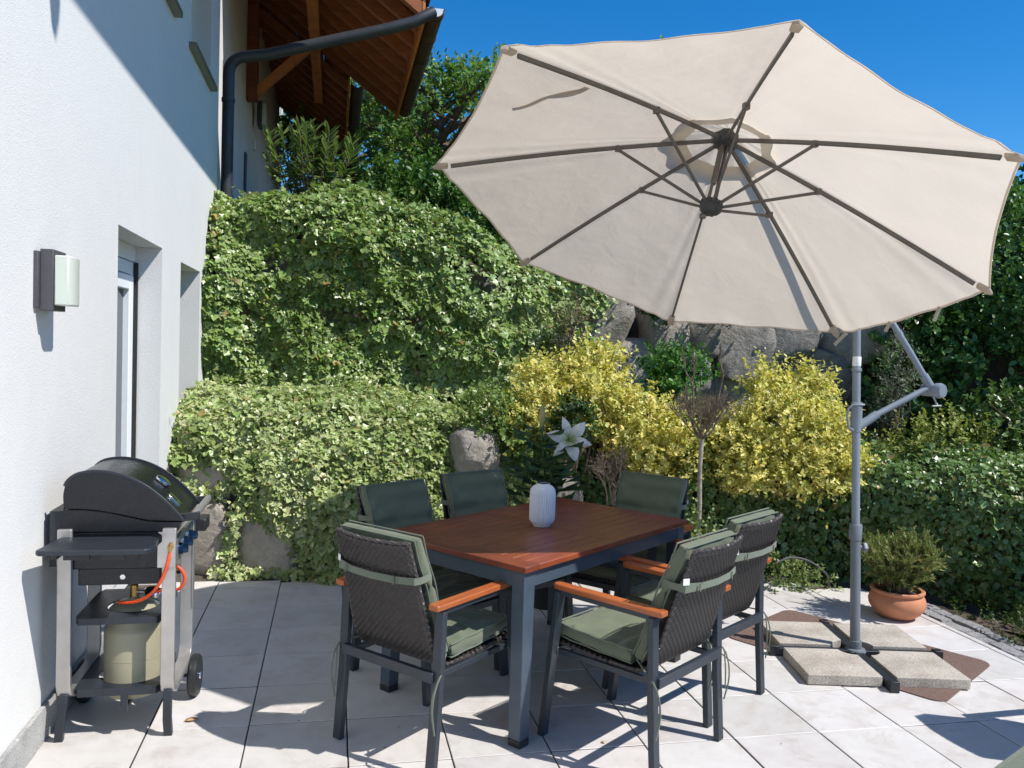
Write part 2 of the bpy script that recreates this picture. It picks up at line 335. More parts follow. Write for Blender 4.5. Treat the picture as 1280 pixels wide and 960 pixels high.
def bush(name,label,cat,clumps,nsh,per,slen,lsize,cols,rim,T=T_OVAL,up=.5,shell=.5,group=None,mat='leaf',stems=True,base=None,spread=1.0,wild=.35,minz=None,longf=.0):
    cl=np.array(clumps,float); bx=cl[:,:3].mean(0); bz=base if base is not None else (cl[:,2]-cl[:,5]).min()
    root=thing(name,label,cat,(bx[0],bx[1],bz),group=group)
    P,d=blob_points(clumps,nsh,shell)
    if minz is not None: k=P[:,2]>minz; P,d=P[k],d[k]
    n=len(P); D=unit(d+np.array([0,0,up])+rng.normal(0,wild,(n,3)))
    L=slen*(.6+.8*rng.random(n))*np.where(rng.random(n)<longf,2.0,1.0)
    lp,ln,ld=shoots(P-D*L[:,None]*.5,D,L,per,spread); m=len(lp)
    c=np.repeat(pick(cols,n,.12),per,0)*(1+.15*rng.standard_normal((m,1))); rc=pick(rim,m,.12) if rim is not None else c*1.08
    leaves('foliage',lp,ln,ld,lsize*(.6+.7*rng.random(m)),np.clip(c,.004,.95),np.clip(rc,.004,.95),T,M[mat],root)
    if stems:
        s=MB(); 
        for k in range(min(46,len(cl)*7)):
            q=cl[k%len(cl)]; a=np.array([bx[0]+random.uniform(-.12,.12),bx[1]+random.uniform(-.1,.1),bz]); e=q[:3]+randdir(1)[0]*q[3:6]*.75; mid=(a+e)/2+np.array([0,0,.06])+rng.normal(0,.04,3)
            s.tube([a,mid,e],[.010,.007,.003],5)
        s.build('stem',M['bark'],root)
    return root

# ------------------------------------------------------------------ SETTING: ground, paving
def path_pts(pl,n):
    pl=np.array(pl,float); d=np.r_[0,np.cumsum(np.linalg.norm(np.diff(pl,axis=0),axis=1))]; t=np.linspace(0,d[-1],n)
    # smooth (Catmull-like) by cubic hermite on chord length
    m=np.gradient(pl,d,axis=0); i=np.clip(np.searchsorted(d,t)-1,0,len(pl)-2); h=(d[i+1]-d[i])[:,None]; u=((t-d[i])/h[:,0])[:,None]
    return (2*u**3-3*u**2+1)*pl[i]+(u**3-2*u**2+u)*h*m[i]+(-2*u**3+3*u**2)*pl[i+1]+(u**3-u**2)*h*m[i+1], t, d[-1]
LOW=[(-1.35,6.04),(-1.0,5.98),(-.60,5.86),(.05,5.68),(1.2,5.66),(2.2,5.70),(3.0,5.68),(3.65,5.35),(4.15,4.85),(4.7,4.2),(5.4,3.2),(6.2,1.8)]
UPP=[(-1.35,7.80),(0,7.72),(1.2,7.62),(2.3,7.45),(3.5,7.25),(4.6,6.9),(5.6,6.2),(6.6,5.2),(7.6,3.6),(8.4,1.8)]
def sample_path(pl,n):
    p,t,L=path_pts(pl,n); tg=unit(np.gradient(p,axis=0)); nr=np.stack([-tg[:,1],tg[:,0]],1) # points into the hill
    return p,nr,t,L
lowp,lown,_,lowL=sample_path(LOW,80); uppp,uppn,_,uppL=sample_path(UPP,80)
def low_z(x): return np.interp(x,[-1.2,0,1.0,2.0,3.0,4.0,5,6],[1.02,1.02,.90,.78,.72,.72,.75,.75])
def upp_z(x): return np.interp(x,[-1.2,0,1.0,1.6,2.3,3.5,5,7],[2.62,2.72,2.55,2.2,1.98,1.95,2.0,2.1])
g=MB(); s_=400.0
g.add([(-s_,-s_,-.06),(s_,-s_,-.06),(s_,s_,-.06),(-s_,s_,-.06)],[(0,1,2,3)]); tag(g.build('ground',M['grass']),kind='structure')
g=MB(); rows=[]
for i in range(80):
    a=lowp[i];na=lown[i];b=uppp[i];nb=uppn[i]; za=low_z(a[0]); zb=upp_z(b[0])
    r=[(*(a-na*.45),-.015),(*(a+na*.05),-.005),(*(a+na*.30),za*.8),(*(a+na*.45),za),(*((a+b)/2),za+.05),(*(b+nb*.05),za+.12),(*(b+nb*.30),zb*.95),(*(b+nb*.5),zb),(*(b+nb*3),zb+.35),(*(b+nb*8),zb+1.3),(*(b+nb*22),zb+2.2),(*(b+nb*60),zb+3.5)]
    rows.append(r)
k=len(rows[0]); g.add([p for r in rows for p in r],[(i*k+j,(i+1)*k+j,(i+1)*k+j+1,i*k+j+1) for i in range(79) for j in range(k-1)])
tag(g.build('terrain',M['soil']),kind='structure')
# rear upper yard ground beside the house
tx,ty,st=.092,3.134,.4
EDGE=3.74
mb_v=[];mb_f=[];tc=[]
g=MB(); g.add([(-1.09,-3.2,-.004),(EDGE+.01,-3.2,-.004),(EDGE+.01,6.1,-.004),(-1.09,6.1,-.004)],[(0,1,2,3)]); tag(g.build('paving_joints',M['grout']),kind='structure')
def far_edge(x): return np.interp(x,[-1.1,-.7,.05,1.2,2.6,3.2,3.75],[5.72,5.70,5.62,5.6,5.5,5.3,5.02])
for i in range(-4,11):
    for j in range(-16,8):
        x0=max(tx+i*st,-1.088)+ (.0025 if (i%2) else .0035); x1=min(tx+(i+1)*st,EDGE)-.0025; y0=ty+j*st+.0019; y1=ty+(j+1)*st-.0019
        if x1-x0<.03: continue
        xm=(x0+x1)/2; fe=float(far_edge(xm)); y1=min(y1,fe)
        if y1-y0<.03: continue
        zt=.004+random.uniform(0,.0022); a,b=random.uniform(-.001,.001),random.uniform(-.001,.001); n=len(mb_v); e=.0025
        P=[(x0,y0,-.02),(x1,y0,-.02),(x1,y1,-.02),(x0,y1,-.02),(x0,y0,zt-e),(x1,y0,zt-e+a),(x1,y1,zt-e+a+b),(x0,y1,zt-e+b),(x0+e,y0+e,zt),(x1-e,y0+e,zt+a),(x1-e,y1-e,zt+a+b),(x0+e,y1-e,zt+b)]
        mb_v+=P; mb_f+=[tuple(q+n for q in f) for f in [(0,1,5,4),(1,2,6,5),(2,3,7,6),(3,0,4,7),(4,5,9,8),(5,6,10,9),(6,7,11,10),(7,4,8,11),(8,9,10,11)]]
        v=random.uniform(.93,1.05); c=(v*random.uniform(.985,1.01),v,v*random.uniform(.985,1.015),1); tc+=[c]*12
me=bpy.data.meshes.new('patio_paving'); me.from_pydata(mb_v,[],mb_f); me.update(); a=me.color_attributes.new('tint','FLOAT_COLOR','POINT'); a.data.foreach_set('color',np.array(tc,np.float32).ravel())
tag(link('patio_paving',me,[M['tile'],M['grout']]),kind='structure'); me.polygons.foreach_set('material_index',np.array([1,1,1,1,0,0,1,0,0]*(len(mb_f)//9),np.int32))
# granite setts edging the patio on the right
g=MB()
def edge_x(y): return 3.75+.02*math.sin(y*1.3)
y=-1.6
while y<5.0:
    w=random.uniform(.085,.12)
    for r in range(2):
        ww=random.uniform(.08,.1); cx=edge_x(y)+.06+r*.11; P=[(cx+sx*ww/2+random.uniform(-.008,.008),y+sy*w/2*.92+random.uniform(-.006,.006),z) for z in (-.05,) for sx,sy in((-1,-1),(1,-1),(1,1),(-1,1))]
        zt=random.uniform(-.004,.010); Q=[(p[0]*.9+cx*.1,p[1]*.9+y*.1,zt) for p in P]; MID=[(p[0],p[1],zt-.012) for p in P]
        g.add(P+MID+Q,[(0,1,5,4),(1,2,6,5),(2,3,7,6),(3,0,4,7),(4,5,9,8),(5,6,10,9),(6,7,11,10),(7,4,8,11),(8,9,10,11)])
    y+=w
tag(g.build('sett_edging',M['setts']),kind='structure')
g=MB(); g.add([(EDGE+.012,-2,-.010),(4.05,-2,-.010),(4.05,5.0,-.010),(EDGE+.012,5.0,-.010)],[(0,1,2,3)]); tag(g.build('edging_bed',M['soil']),kind='structure')

# ------------------------------------------------------------------ stones
def stone_mesh(size,seed,boxy=.6,res=3):
    import bmesh
    bm=bmesh.new(); bmesh.ops.create_icosphere(bm,subdivisions=res+1,radius=1)
    P=np.array([v.co[:] for v in bm.verts]); 
    e=np.abs(P)**(1/max(.18,1-boxy)); 
    pw=2+8*boxy; nrm=(np.abs(P)**pw).sum(1)**(1/pw); Q=P/nrm[:,None]
    rot=np.linalg.qr(np.random.default_rng(seed).standard_normal((3,3)))[0]*.12+np.eye(3)
    Q=Q@rot
    f=fnoise(Q*1.1+seed*7.3,1.1,seed,4)-.5; f2=np.abs(fnoise(Q*1.0+seed*3.1,2.3,seed+50,3)-.5); Q=Q*(1+.30*f-.18*f2+.05*(fnoise(Q,7,seed,2)-.5))[:,None]
    rs=np.random.default_rng(seed+900)
    for _ in range(8):
        nn=unit(rs.standard_normal(3)); dd=rs.uniform(.70,.93)*np.max(Q@nn); a=np.maximum(0,Q@nn-dd); Q=Q-np.outer(a*.93,nn)
    Q=Q*(1+.035*(fnoise(Q*1.0+seed,9,seed+5,3)-.5)+.05*(fnoise(Q*1.0+seed,3.5,seed+6,3)-.5))[:,None]
    Q=Q*np.array(size)/2
    for v,q in zip(bm.verts,Q): v.co=q
    me=bpy.data.meshes.new('stone'); bm.to_mesh(me); bm.free(); me.polygons.foreach_set('use_smooth',[True]*len(me.polygons)); me.set_sharp_from_angle(angle=R(50)); return me
def stone(parent,p,size,rz,seed,boxy,mat,label=None):
    o=link('stone',stone_mesh(size,seed,boxy),mat,parent); o.location=np.array(p)-np.array(_wloc(parent)); o.rotation_euler=(random.uniform(-.08,.08),random.uniform(-.08,.08),rz)
    if label: o['label']=label
lw=thing('retaining_wall','low dry stone retaining wall mostly hidden under ivy behind the table','wall',(0,5.8,0))
sd=0
def at_path(p,n,frac): i=int(round(frac*(len(p)-1))); return p[i],n[i]
def x_on(pp,nn,x):
    i=int(np.argmin(np.abs(pp[:,0]-x)+ (np.arange(len(pp))>len(pp)*2)*9)); t=pp[min(i+1,len(pp)-1)]-pp[max(i-1,0)]; return pp[i],nn[i],math.atan2(t[1],t[0])
for (x,z,w,h) in [(-.92,.25,.5,.46),(-.93,.62,.46,.30),(-.90,.90,.46,.24),(-.40,.20,.50,.44),(-.42,.60,.52,.36),(.12,.24,.5,.5),(.1,.72,.5,.4)]:
    p,n,a=x_on(lowp,lown,x); sd+=1; stone(lw,(*(p+n*((.10 if z<.4 else .20 if z<.8 else .30) if x<0 else .5)),z),(w*1.04,.34,h*1.04),a,sd,.9,M['sand'])
for x in np.arange(.62,5.7,.55):
    for z,h in ((.2,.48),(.62,.42)):
        p,n,a=x_on(lowp,lown,x+(.2 if z>.4 else 0)); sd+=1; stone(lw,(*(p+n*(.42 if z<.4 else .62)),z),(random.uniform(.5,.68),.5,h*1.1),a,sd,.75,M['rock'])
for (x,y,z,w,h) in [(.99,5.78,.86,.36,.34),(1.62,5.68,.56,.30,.28)]:
    sd+=1; stone(lw,(x,y,z),(w,.34,h),.2,sd,.3,M['rock'])
bw=thing('boulder_wall','upper retaining wall of big grey boulders above the yellow shrubs','wall',(2.5,7.5,0))
for x in np.arange(-.8,2.2,.75):
    for z,h in ((1.25,.7),(1.85,.7),(2.35,.5)):
        if x>.5 and z>2: continue
        p,n,a=x_on(uppp,uppn,x+random.uniform(-.1,.1)); sd+=1; stone(bw,(*(p+n*.25),z),(.84,.5,h*1.1),a,sd,.8,M['rock'])
for (x,z,w,h) in [(2.45,1.93,.72,.46),(2.15,1.50,.62,.50),(2.75,1.46,.55,.46),(2.5,1.1,.8,.45),(3.05,1.78,.42,.52),(3.25,1.40,.55,.42),(3.42,1.86,.50,.40),(3.78,1.62,.55,.45),(3.65,1.2,.7,.45),(4.15,1.88,.75,.55),(4.45,1.42,.85,.52),(4.75,1.88,.6,.5),(4.3,1.0,.8,.4)]:
    p,n,a=x_on(uppp,uppn,x); sd+=1; stone(bw,(*(p+n*random.uniform(.12,.3)),z),(w*1.15,.62,h*1.2),a+random.uniform(-.15,.15),sd,random.uniform(.72,.9),M['rock'])

# ------------------------------------------------------------------ ivy
def ivy(name,label,pp,nn,prof,n,size,cols,rim,cover,seed,amp=.16,lump=2.2,loc=(0,0,0),xr=(-1.09,9),group=None,nstem=40):
    """prof(x)-> array of (out,z) points of the surface profile; out>0 is away from the hill"""
    root=thing(name,label,'ivy',loc,group=group); i=rng.random(n)*(len(pp)-1.001); i0=i.astype(int); fr=(i-i0)[:,None]
    base=pp[i0]*(1-fr)+pp[i0+1]*fr; nr=unit(nn[i0]*(1-fr)+nn[i0+1]*fr)
    v=rng.random(n); o=np.zeros(n);z=np.zeros(n);to=np.zeros(n);tz=np.zeros(n)
    xs=base[:,0]; pr=prof(xs) # (n,k,2)
    seg=np.linalg.norm(np.diff(pr,axis=1),axis=2); cs=np.concatenate([np.zeros((n,1)),np.cumsum(seg,1)],1); d=v*cs[:,-1]
    k=np.clip((cs[:,1:]<=d[:,None]).sum(1),0,pr.shape[1]-2); ar=np.arange(n); u=((d-cs[ar,k])/(seg[ar,k]+1e-9))[:,None]
    q=pr[ar,k]*(1-u)+pr[ar,k+1]*u; tg=unit(pr[ar,k+1]-pr[ar,k])
    out=q[:,0]; z=q[:,1]; No=np.stack([tg[:,1],-tg[:,0]],1) # normal in (out,z)
    P=np.stack([base[:,0]-nr[:,0]*out,base[:,1]-nr[:,1]*out,z],1)
    N=np.stack([-nr[:,0]*No[:,0],-nr[:,1]*No[:,0],No[:,1]],1)
    h=(fnoise(P,lump,seed,3)-.5)*2*amp + (fnoise(P,lump*3.2,seed+9,2)-.5)*amp*.7
    # gradient of the displacement tilts the leaves with the clumps
    e=.05; G=np.stack([(fnoise(P+np.eye(3)[a]*e,lump,seed,3)-fnoise(P-np.eye(3)[a]*e,lump,seed,3))/(2*e)*2*amp for a in range(3)],1)
    Nn=unit(N-G*.9); dep=rng.exponential(.06,n)-.015
    P2=P+N*(h-dep)[:,None]
    keep=(cover(P2) > rng.random(n))&(P2[:,0]>xr[0])&(P2[:,0]<xr[1])&(P2[:,2]>.005)
    P2,Nn,h=P2[keep],Nn[keep],h[keep]; m=len(P2)
    Nl=unit(Nn*.7+np.array([.34,-.26,.52])+rng.normal(0,.42,(m,3)))
    Dl=unit(np.array([0,0,-.85])+Nn*.45+rng.normal(0,.5,(m,3)))
    pt=(fnoise(P2,1.1,seed+77,3)[:,None]-.5)*2   # patches of lighter / darker plants
    c=pick(cols,m,.16)*(1+.45*pt); r=pick(rim,m,.12) if rim is not None else c*1.12
    if rim is not None:
        w=np.clip(.55+1.3*pt+.25*rng.standard_normal((m,1)),0.05,1); r=c*1.1*(1-w)+r*w
    od=rng.random(m)<.025; c[od]=np.array([.34,.25,.08])*rng.uniform(.6,1.2,(od.sum(),1)); r[od]=c[od]*.9
    leaves('foliage',P2,Nl,Dl,size*np.clip(np.exp(rng.normal(-.12,.38,m)),.35,1.9),np.clip(c,.008,.9),np.clip(r,.008,.9),T_IVY,M['ivy'],root)
    q=rng.choice(m,260); Ls=.10+.20*rng.random(260); Dd=unit(Nn[q]*.6+np.array([0,0,.25])+rng.normal(0,.55,(260,3)))
    lp,ln,ld=shoots(P2[q]-Nn[q]*.03,Dd,Ls,9,.9,.6); mm=len(lp); k2=(cover(lp)>.3)&(lp[:,0]>xr[0]+.02); c2=pick(cols,mm,.16)*1.12; r2=pick(rim,mm,.12) if rim is not None else c2
    leaves('trailing_shoots',lp[k2],ln[k2],ld[k2],size*(.5+.8*rng.random(k2.sum())),np.clip(c2[k2],.01,.9),np.clip(r2[k2],.01,.9),T_IVY,M['ivy'],root)
    for _ in range(nstem):
        a=random.randrange(m); p=P2[a]-Nn[a]*.10; pts=[p]
        for q in range(5): p=p+np.array([random.uniform(-.07,.07),random.uniform(-.02,.02),-.08]); pts.append(p)
        pts=[x for x in pts if x[2]>.01]
        if len(pts)>2: s=MB(); s.tube(pts,[.006]*len(pts),5); s.build('stem',M['bark'],root)
    return root
def prof_low(xs):
    zt=low_z(xs)+.08; n=len(xs); z0=np.zeros(n); f=np.clip((xs-1.2)/1.0,0,1)*np.clip((4.2-xs)/.6,0,1); b=.18-.10*f
    lf=np.clip((-.36-xs)/.25,0,1)*.05; rt=np.clip((xs-1.6)/.8,0,1); q=lambda a,b:a*(1-rt)+b*rt
    P=[(q(z0+.11,.02),z0),(q(z0+.07,.05)+lf*.1,zt*.35),(q(z0-.03,.07)+lf*.5,zt*.7),(q(z0-.15,.06)+lf,zt*.92),(q(z0-.38,-.02)+lf,zt+.05),(q(z0-.60,-.3)+lf*.6,zt+.11),(z0-.95,zt+.12),(z0-1.7,zt+.12)]
    return np.stack([np.stack(p,1) for p in P],1)
def cover_low(P):
    x,y,z=P.T; zmin=np.interp(x,[-1.1,-.72,-.62,-.42,-.1,.05],[.80,.76,.55,.40,.12,-1]); c=1/(1+np.exp(-(z-zmin+ .16*(fnoise(P,6,5)-.5))*55))
    strand=np.exp(-((x+.60+.06*np.sin(z*7))/.045)**2)*(z<.62)*.8; low=((z<.085)&(x>-.78))*.75
    band=(x<-.45)*np.exp(-((z-.60-.05*np.sin(x*9))/.055)**2)*.75; c=np.maximum(np.maximum(np.maximum(c,strand),low),band)
    gap=np.maximum(np.exp(-(((x-.98)/.17)**2+((z-.86)/.17)**2)),np.exp(-(((x-1.64)/.15)**2+((z-.60)/.15)**2)))*(y<6.1)
    bare=(x>4.4)*(z<.30)*.8
    return c*(1-.97*np.clip(gap*1.7,0,1))*(1-bare)
G_IVY=[(.17,.26,.05),(.24,.35,.075),(.32,.42,.13),(.14,.24,.045)]
G_VAR=[(.22,.31,.07),(.29,.38,.11),(.36,.42,.16),(.20,.30,.06)]
RIM=[(.54,.57,.29),(.42,.50,.20),(.64,.62,.42)]
i1=[k for k in range(80) if lowp[k][0]<1.75]; i2=[k for k in range(80) if lowp[k][0]>=1.6]
ivy('ivy','pale variegated ivy spilling over the low wall between grill and lily','x',) if False else None
ivy('ivy','pale variegated ivy spilling over the low wall right of the grill',lowp[i1],lown[i1],prof_low,100000,.031,G_VAR,RIM,cover_low,3,amp=.13,lump=2.8,loc=(.2,5.8,0),xr=(-1.09,9))
ivy('ivy','dark ivy hedge behind the parasol pole and terracotta bowl, cream edged on top',lowp[i2],lown[i2],prof_low,90000,.031,[(.08,.155,.034),(.11,.195,.042),(.14,.23,.055)],[(.20,.30,.10),(.16,.25,.07),(.36,.42,.22)],cover_low,21,loc=(3.8,5.2,0),amp=.12)
def prof_up(xs):
    zt=upp_z(xs); n=len(xs); z0=np.zeros(n); zb=z0+.95
    P=[(z0+.42,zb),(z0+.38,zb+.4),(z0+.30,zt-.5),(z0+.18,zt-.05),(z0-.02,zt+.22),(z0-.40,zt+.32),(z0-1.0,zt+.26)]
    return np.stack([np.stack(p,1) for p in P],1)
def cover_up(P):
    x,y,z=P.T; gp=np.clip((fnoise(P,2.7,31,2)-.30)/.10,.12,1); return gp/(1+np.exp((x-2.30-.35*(fnoise(P,2.2,8)-.5)*2+.25*np.clip(1.5-z,0,1))*16))
i3=[k for k in range(80) if uppp[k][0]<2.8]
ivy('ivy','tall green ivy curtain covering the upper wall beside the white house',uppp[i3],uppn[i3],prof_up,105000,.040,G_IVY,[(.34,.44,.16),(.26,.37,.10),(.52,.55,.34)],cover_up,5,amp=.29,lump=1.6,loc=(.4,7.7,1),xr=(-1.085,9))

# ------------------------------------------------------------------ shrubs, flowers, trees
YEL=[(.22,.32,.05),(.62,.54,.11),(.09,.20,.025),(.72,.60,.17)]; YR=[(.90,.76,.27),(.93,.83,.46),(.86,.66,.12),(.34,.42,.08),(.92,.78,.24)]
GRN=[(.045,.11,.018),(.07,.15,.028),(.10,.18,.035)]
DK=[(.018,.050,.012),(.030,.075,.016),(.045,.10,.022)]
bush('yellow_euonymus','yellow variegated euonymus sprawling left of the bare topiary crown','shrub',
     [(1.50,5.80,1.16,.30,.24,.20),(1.85,5.74,1.22,.32,.26,.28),(2.20,5.66,1.08,.30,.26,.30),(2.48,5.60,.92,.24,.22,.22),(1.88,5.95,1.50,.17,.16,.20),(2.10,6.05,1.45,.12,.12,.26),(1.62,6.1,1.42,.26,.20,.14),(2.35,5.62,.80,.28,.18,.14)],1700,13,.16,.032,YEL,YR,up=.75,base=.7,wild=.42,longf=.16)
bush('yellow_euonymus','yellow variegated euonymus mound just left of the parasol pole','shrub',
     [(2.90,5.55,.98,.26,.24,.24),(3.22,5.50,1.12,.32,.28,.32),(3.52,5.45,1.05,.28,.28,.30),(3.20,5.70,1.38,.18,.18,.20),(3.52,5.65,1.36,.20,.20,.22),(3.40,5.32,.80,.34,.2,.18),(2.95,5.45,.80,.24,.18,.16),(3.66,5.35,.85,.16,.2,.18)],1800,13,.16,.032,YEL,YR,up=.75,base=.6,wild=.42,longf=.16)
bush('green_shrub','small light green leafy shrub between the pale ivy and the yellow shrub','shrub',[(1.12,5.85,1.12,.22,.2,.22),(1.32,5.75,1.0,.2,.2,.2)],260,12,.15,.036,[(.09,.17,.03),(.14,.23,.05)],[(.2,.28,.08)],up=.7,base=.7)
bush('green_shrub','small dark green shrub in front of the yellow shrub above the lily','shrub',[(1.66,5.52,1.14,.17,.15,.15)],150,12,.12,.028,DK,None,up=.6,base=.75)
bush('green_shrub','mid green shrub filling the gap between the two yellow shrubs','shrub',[(2.62,5.72,.98,.2,.2,.24),(2.55,5.6,.78,.2,.16,.16),(2.9,5.9,1.05,.16,.16,.2)],300,12,.15,.034,GRN,[(.16,.24,.06)],up=.7,base=.6,longf=.1)
bush('green_shrub','bright green shrub low behind the bare topiary crown','shrub',[(2.75,6.3,1.52,.28,.22,.16),(2.65,6.2,1.35,.2,.2,.16)],240,12,.14,.038,[(.05,.15,.02),(.08,.2,.03)],None,up=.6,base=.9)
bush('heather_plant','reddish grey heather tuft in a crack of the boulder wall under the canopy edge','plant',[(2.06,7.10,1.80,.17,.14,.30)],230,9,.15,.03,[(.16,.15,.10),(.22,.12,.09),(.12,.15,.08)],None,T=T_NARROW,up=.9,base=1.5,stems=True)
bush('rock_plant','dark green cushion plant on the boulders below the canopy edge','plant',[(2.95,7.0,2.05,.3,.2,.13),(3.5,6.95,2.07,.35,.2,.13)],240,9,.12,.035,DK,None,up=.6,base=1.9,stems=False)
bush('lavender_plant','silvery lavender tuft right of the parasol pole on the boulder wall','plant',[(4.72,6.2,1.55,.16,.15,.34),(4.66,6.2,1.2,.15,.15,.2)],260,10,.18,.03,[(.15,.18,.13),(.20,.22,.17)],None,T=T_NARROW,up=1.2,base=.95,stems=True)
bush('variegated_shrub','upright yellow and green shrub right of the pole above the dark ivy hedge','shrub',[(4.40,5.6,.95,.16,.16,.2),(4.65,5.55,.98,.2,.2,.28),(5.0,5.5,.95,.16,.16,.26)],230,13,.22,.034,[(.10,.18,.03),(.16,.22,.05)],[(.4,.4,.1),(.3,.34,.08)],up=1.3,base=.65)
bush('rhododendron','big dark glossy shrub filling the right edge below the canopy','shrub',
     [(5.05,6.55,1.35,.35,.3,.42),(5.15,6.6,1.95,.4,.35,.45),(5.6,6.3,1.5,.55,.5,.6),(6.2,5.9,2.1,.7,.6,.7),(5.9,6.6,2.6,.7,.6,.7),(6.7,5.6,1.2,.6,.6,.6),(6.9,6.0,2.9,.7,.7,.7),(5.3,7.0,2.3,.5,.5,.5),(7.3,5.4,2.1,.8,.7,.8)],3000,12,.26,.058,[(.03,.085,.016),(.06,.14,.026),(.09,.19,.036)],[(.10,.21,.045)],up=.5,base=.8,mat='ivy',shell=.6)
bush('box_hedge_shrub','lower dark shrub at the right edge under the big glossy one','shrub',[(5.6,5.0,1.05,.35,.35,.3),(6.1,4.6,1.1,.45,.4,.4),(5.2,5.6,1.15,.3,.3,.32)],620,12,.18,.045,[(.03,.08,.016),(.05,.12,.024)],[(.12,.2,.05)],up=.6,base=.6,mat='ivy')
bush('ground_cover_plant','low yellow green plant on the patio rim behind the woven chairs','plant',[(3.10,5.25,.06,.22,.16,.16),(3.32,5.18,.05,.2,.14,.12),(2.95,5.35,.05,.16,.1,.14)],220,9,.10,.026,[(.10,.17,.04),(.15,.21,.06)],[(.22,.28,.1)],up=.8,base=0,minz=.0,stems=False)
bush('ground_cover_plant','dark mossy ground cover beyond the setts at the right edge','plant',[(4.15,4.0,.02,.25,.4,.12),(4.35,3.5,.02,.3,.4,.14),(4.1,4.5,.0,.16,.2,.1)],420,9,.09,.022,[(.035,.075,.012),(.06,.09,.015)],None,up=.8,base=0,minz=-.01,stems=False)
# dry twiggy shrub
def twigs(mb,p,d,L,r,depth,spread=.55,rand=None,upb=.25):
    d=unit(d); e=np.array(p)+d*L; mid=(np.array(p)+e)/2+rng.normal(0,.06*L,3); mb.tube([p,mid,e],[r,r*.8,r*.62],5 if depth>1 else 4,caps=False)
    if depth==0: return
    for _ in range(3 if depth>1 else 4):
        s=random.uniform(.55,1.0); q=np.array(p)*(1-s)+e*s; twigs(mb,q,unit(d+rng.normal(0,spread,3)+np.array([0,0,upb])),L*random.uniform(.55,.8),r*.62,depth-1,spread,upb=upb)
t=thing('dry_shrub','leafless brown twiggy shrub right of the white lily','shrub',(1.92,5.45,.55))
m=MB()
for k in range(6): twigs(m,(1.92+random.uniform(-.04,.04),5.45,.55),(random.uniform(-.3,.35),random.uniform(-.3,.2),1),.20,.007,3,.5)
for k in range(3): twigs(m,(1.95,5.42,.60),(.8,-.2,.25+.1*k),.16,.005,2,.4,upb=0)
m.build('branch',M['twig'],t,smooth=False)
# standard topiary in a pot
t=thing('topiary_tree','bare stemmed standard tree with dry twiggy crown rising behind the table','tree',(2.44,5.15,0))
m=MB(); m.tube([(2.44,5.15,.30),(2.445,5.15,.6),(2.435,5.15,.85),(2.44,5.15,1.06)],[.017,.016,.015,.016],10); m.build('trunk',M['greystem'],t)
m=MB()
for k in range(18):
    a=k*2.4; twigs(m,(2.44,5.15,1.04),(math.cos(a)*.62,math.sin(a)*.62,.6+.6*random.random()),.17,.006,3,.45,upb=.3)
for dx in (-.07,.10): 
    twigs(m,(2.44+dx,5.15,1.25),(dx*1.4,0,1),.22,.008,2,.25,upb=.6)
m.build('crown',M['twig'],t,smooth=False)
lp,ln,ld=shoots(np.array([2.44,5.15,.36])+rng.normal(0,.03,(26,3)),unit(rng.normal(0,.6,(26,3))+np.array([0,0,1])),.16+.2*rng.random(26),8)
c=pick([(.13,.2,.05),(.2,.25,.09)],len(lp)); leaves('foliage',lp,ln,ld,.026+.012*rng.random(len(lp)),c,c*1.3,T_OVAL,M['leaf'],t)
t=thing('flower_pot','small terracotta flower pot holding the bare standard tree','flower pot',(2.44,5.15,0))
m=MB(); m.lathe([(.10,0),(.135,.30),(.152,.30),(.156,.36),(.140,.36),(.13,.31)],(2.44,5.15,0.004),32); m.build('bowl',M['terracotta'],t)
m=MB(); m.lathe([(.0,.33),(.135,.325)],(2.44,5.15,.004),24); m.build('soil',M['soil'],t)
# lily
LX,LY=1.36,4.98
t=thing('lily','tall lily with one open white flower standing behind the table','flower',(LX,LY,.28))
m=MB(); 
st=[[(LX,LY,.28),(LX-.02,LY,.7),(LX+.0,LY,.95),(LX+.075,LY-.04,1.06)],[(LX,LY,.28),(LX-.03,LY+.01,.7),(LX-.07,LY,1.0),(LX-.08,LY,1.16)],[(LX,LY,.28),(LX-.10,LY+.02,.7),(LX-.20,LY,.96)],[(LX,LY,.28),(LX+.0,LY-.08,.7),(LX-.06,LY-.12,.92)]]
for s in st: m.tube(s,.006,8)
m.build('stem',plain('lily_stem',(.06,.12,.03),.5),t)
P=[];D=[]
for s in st:
    for k in range(20):
        f=.35+.6*k/20; q=f*(len(s)-1); i=min(int(q),len(s)-2); p=np.array(s[i])*(1-(q-i))+np.array(s[i+1])*(q-i); a=k*2.3; P.append(p); D.append((math.cos(a),math.sin(a),.35))
P=np.array(P);D=np.array(D); c=pick([(.035,.075,.03),(.05,.10,.035)],len(P)); leaves('foliage',P,np.tile([0,0,1.],(len(P),1))+rng.normal(0,.2,P.shape),D,.17+.06*rng.random(len(P)),c,c*1.1,T_BLADE,M['leaf'],t)
fc=np.array([LX+.085,LY-.06,1.065]); fd=unit(np.array([-.12,-.95,.12])); fa=unit(np.cross(fd,(0,0,1))); fb=np.cross(fa,fd)
def petal(u,v,ang,L,W):
    w=W*math.sin(PI*min(1,v**.75*.96+.03))*(u-.5)*2; rr=.008+L*v*(1-.12*v); z=.055*math.sin(v*2.2)-.035*v**3+.010*(1-abs(u-.5)*2)
    rad=fa*math.cos(ang)+fb*math.sin(ang); tg=-fa*math.sin(ang)+fb*math.cos(ang); return fc+rad*rr+tg*w+fd*(z-.03)
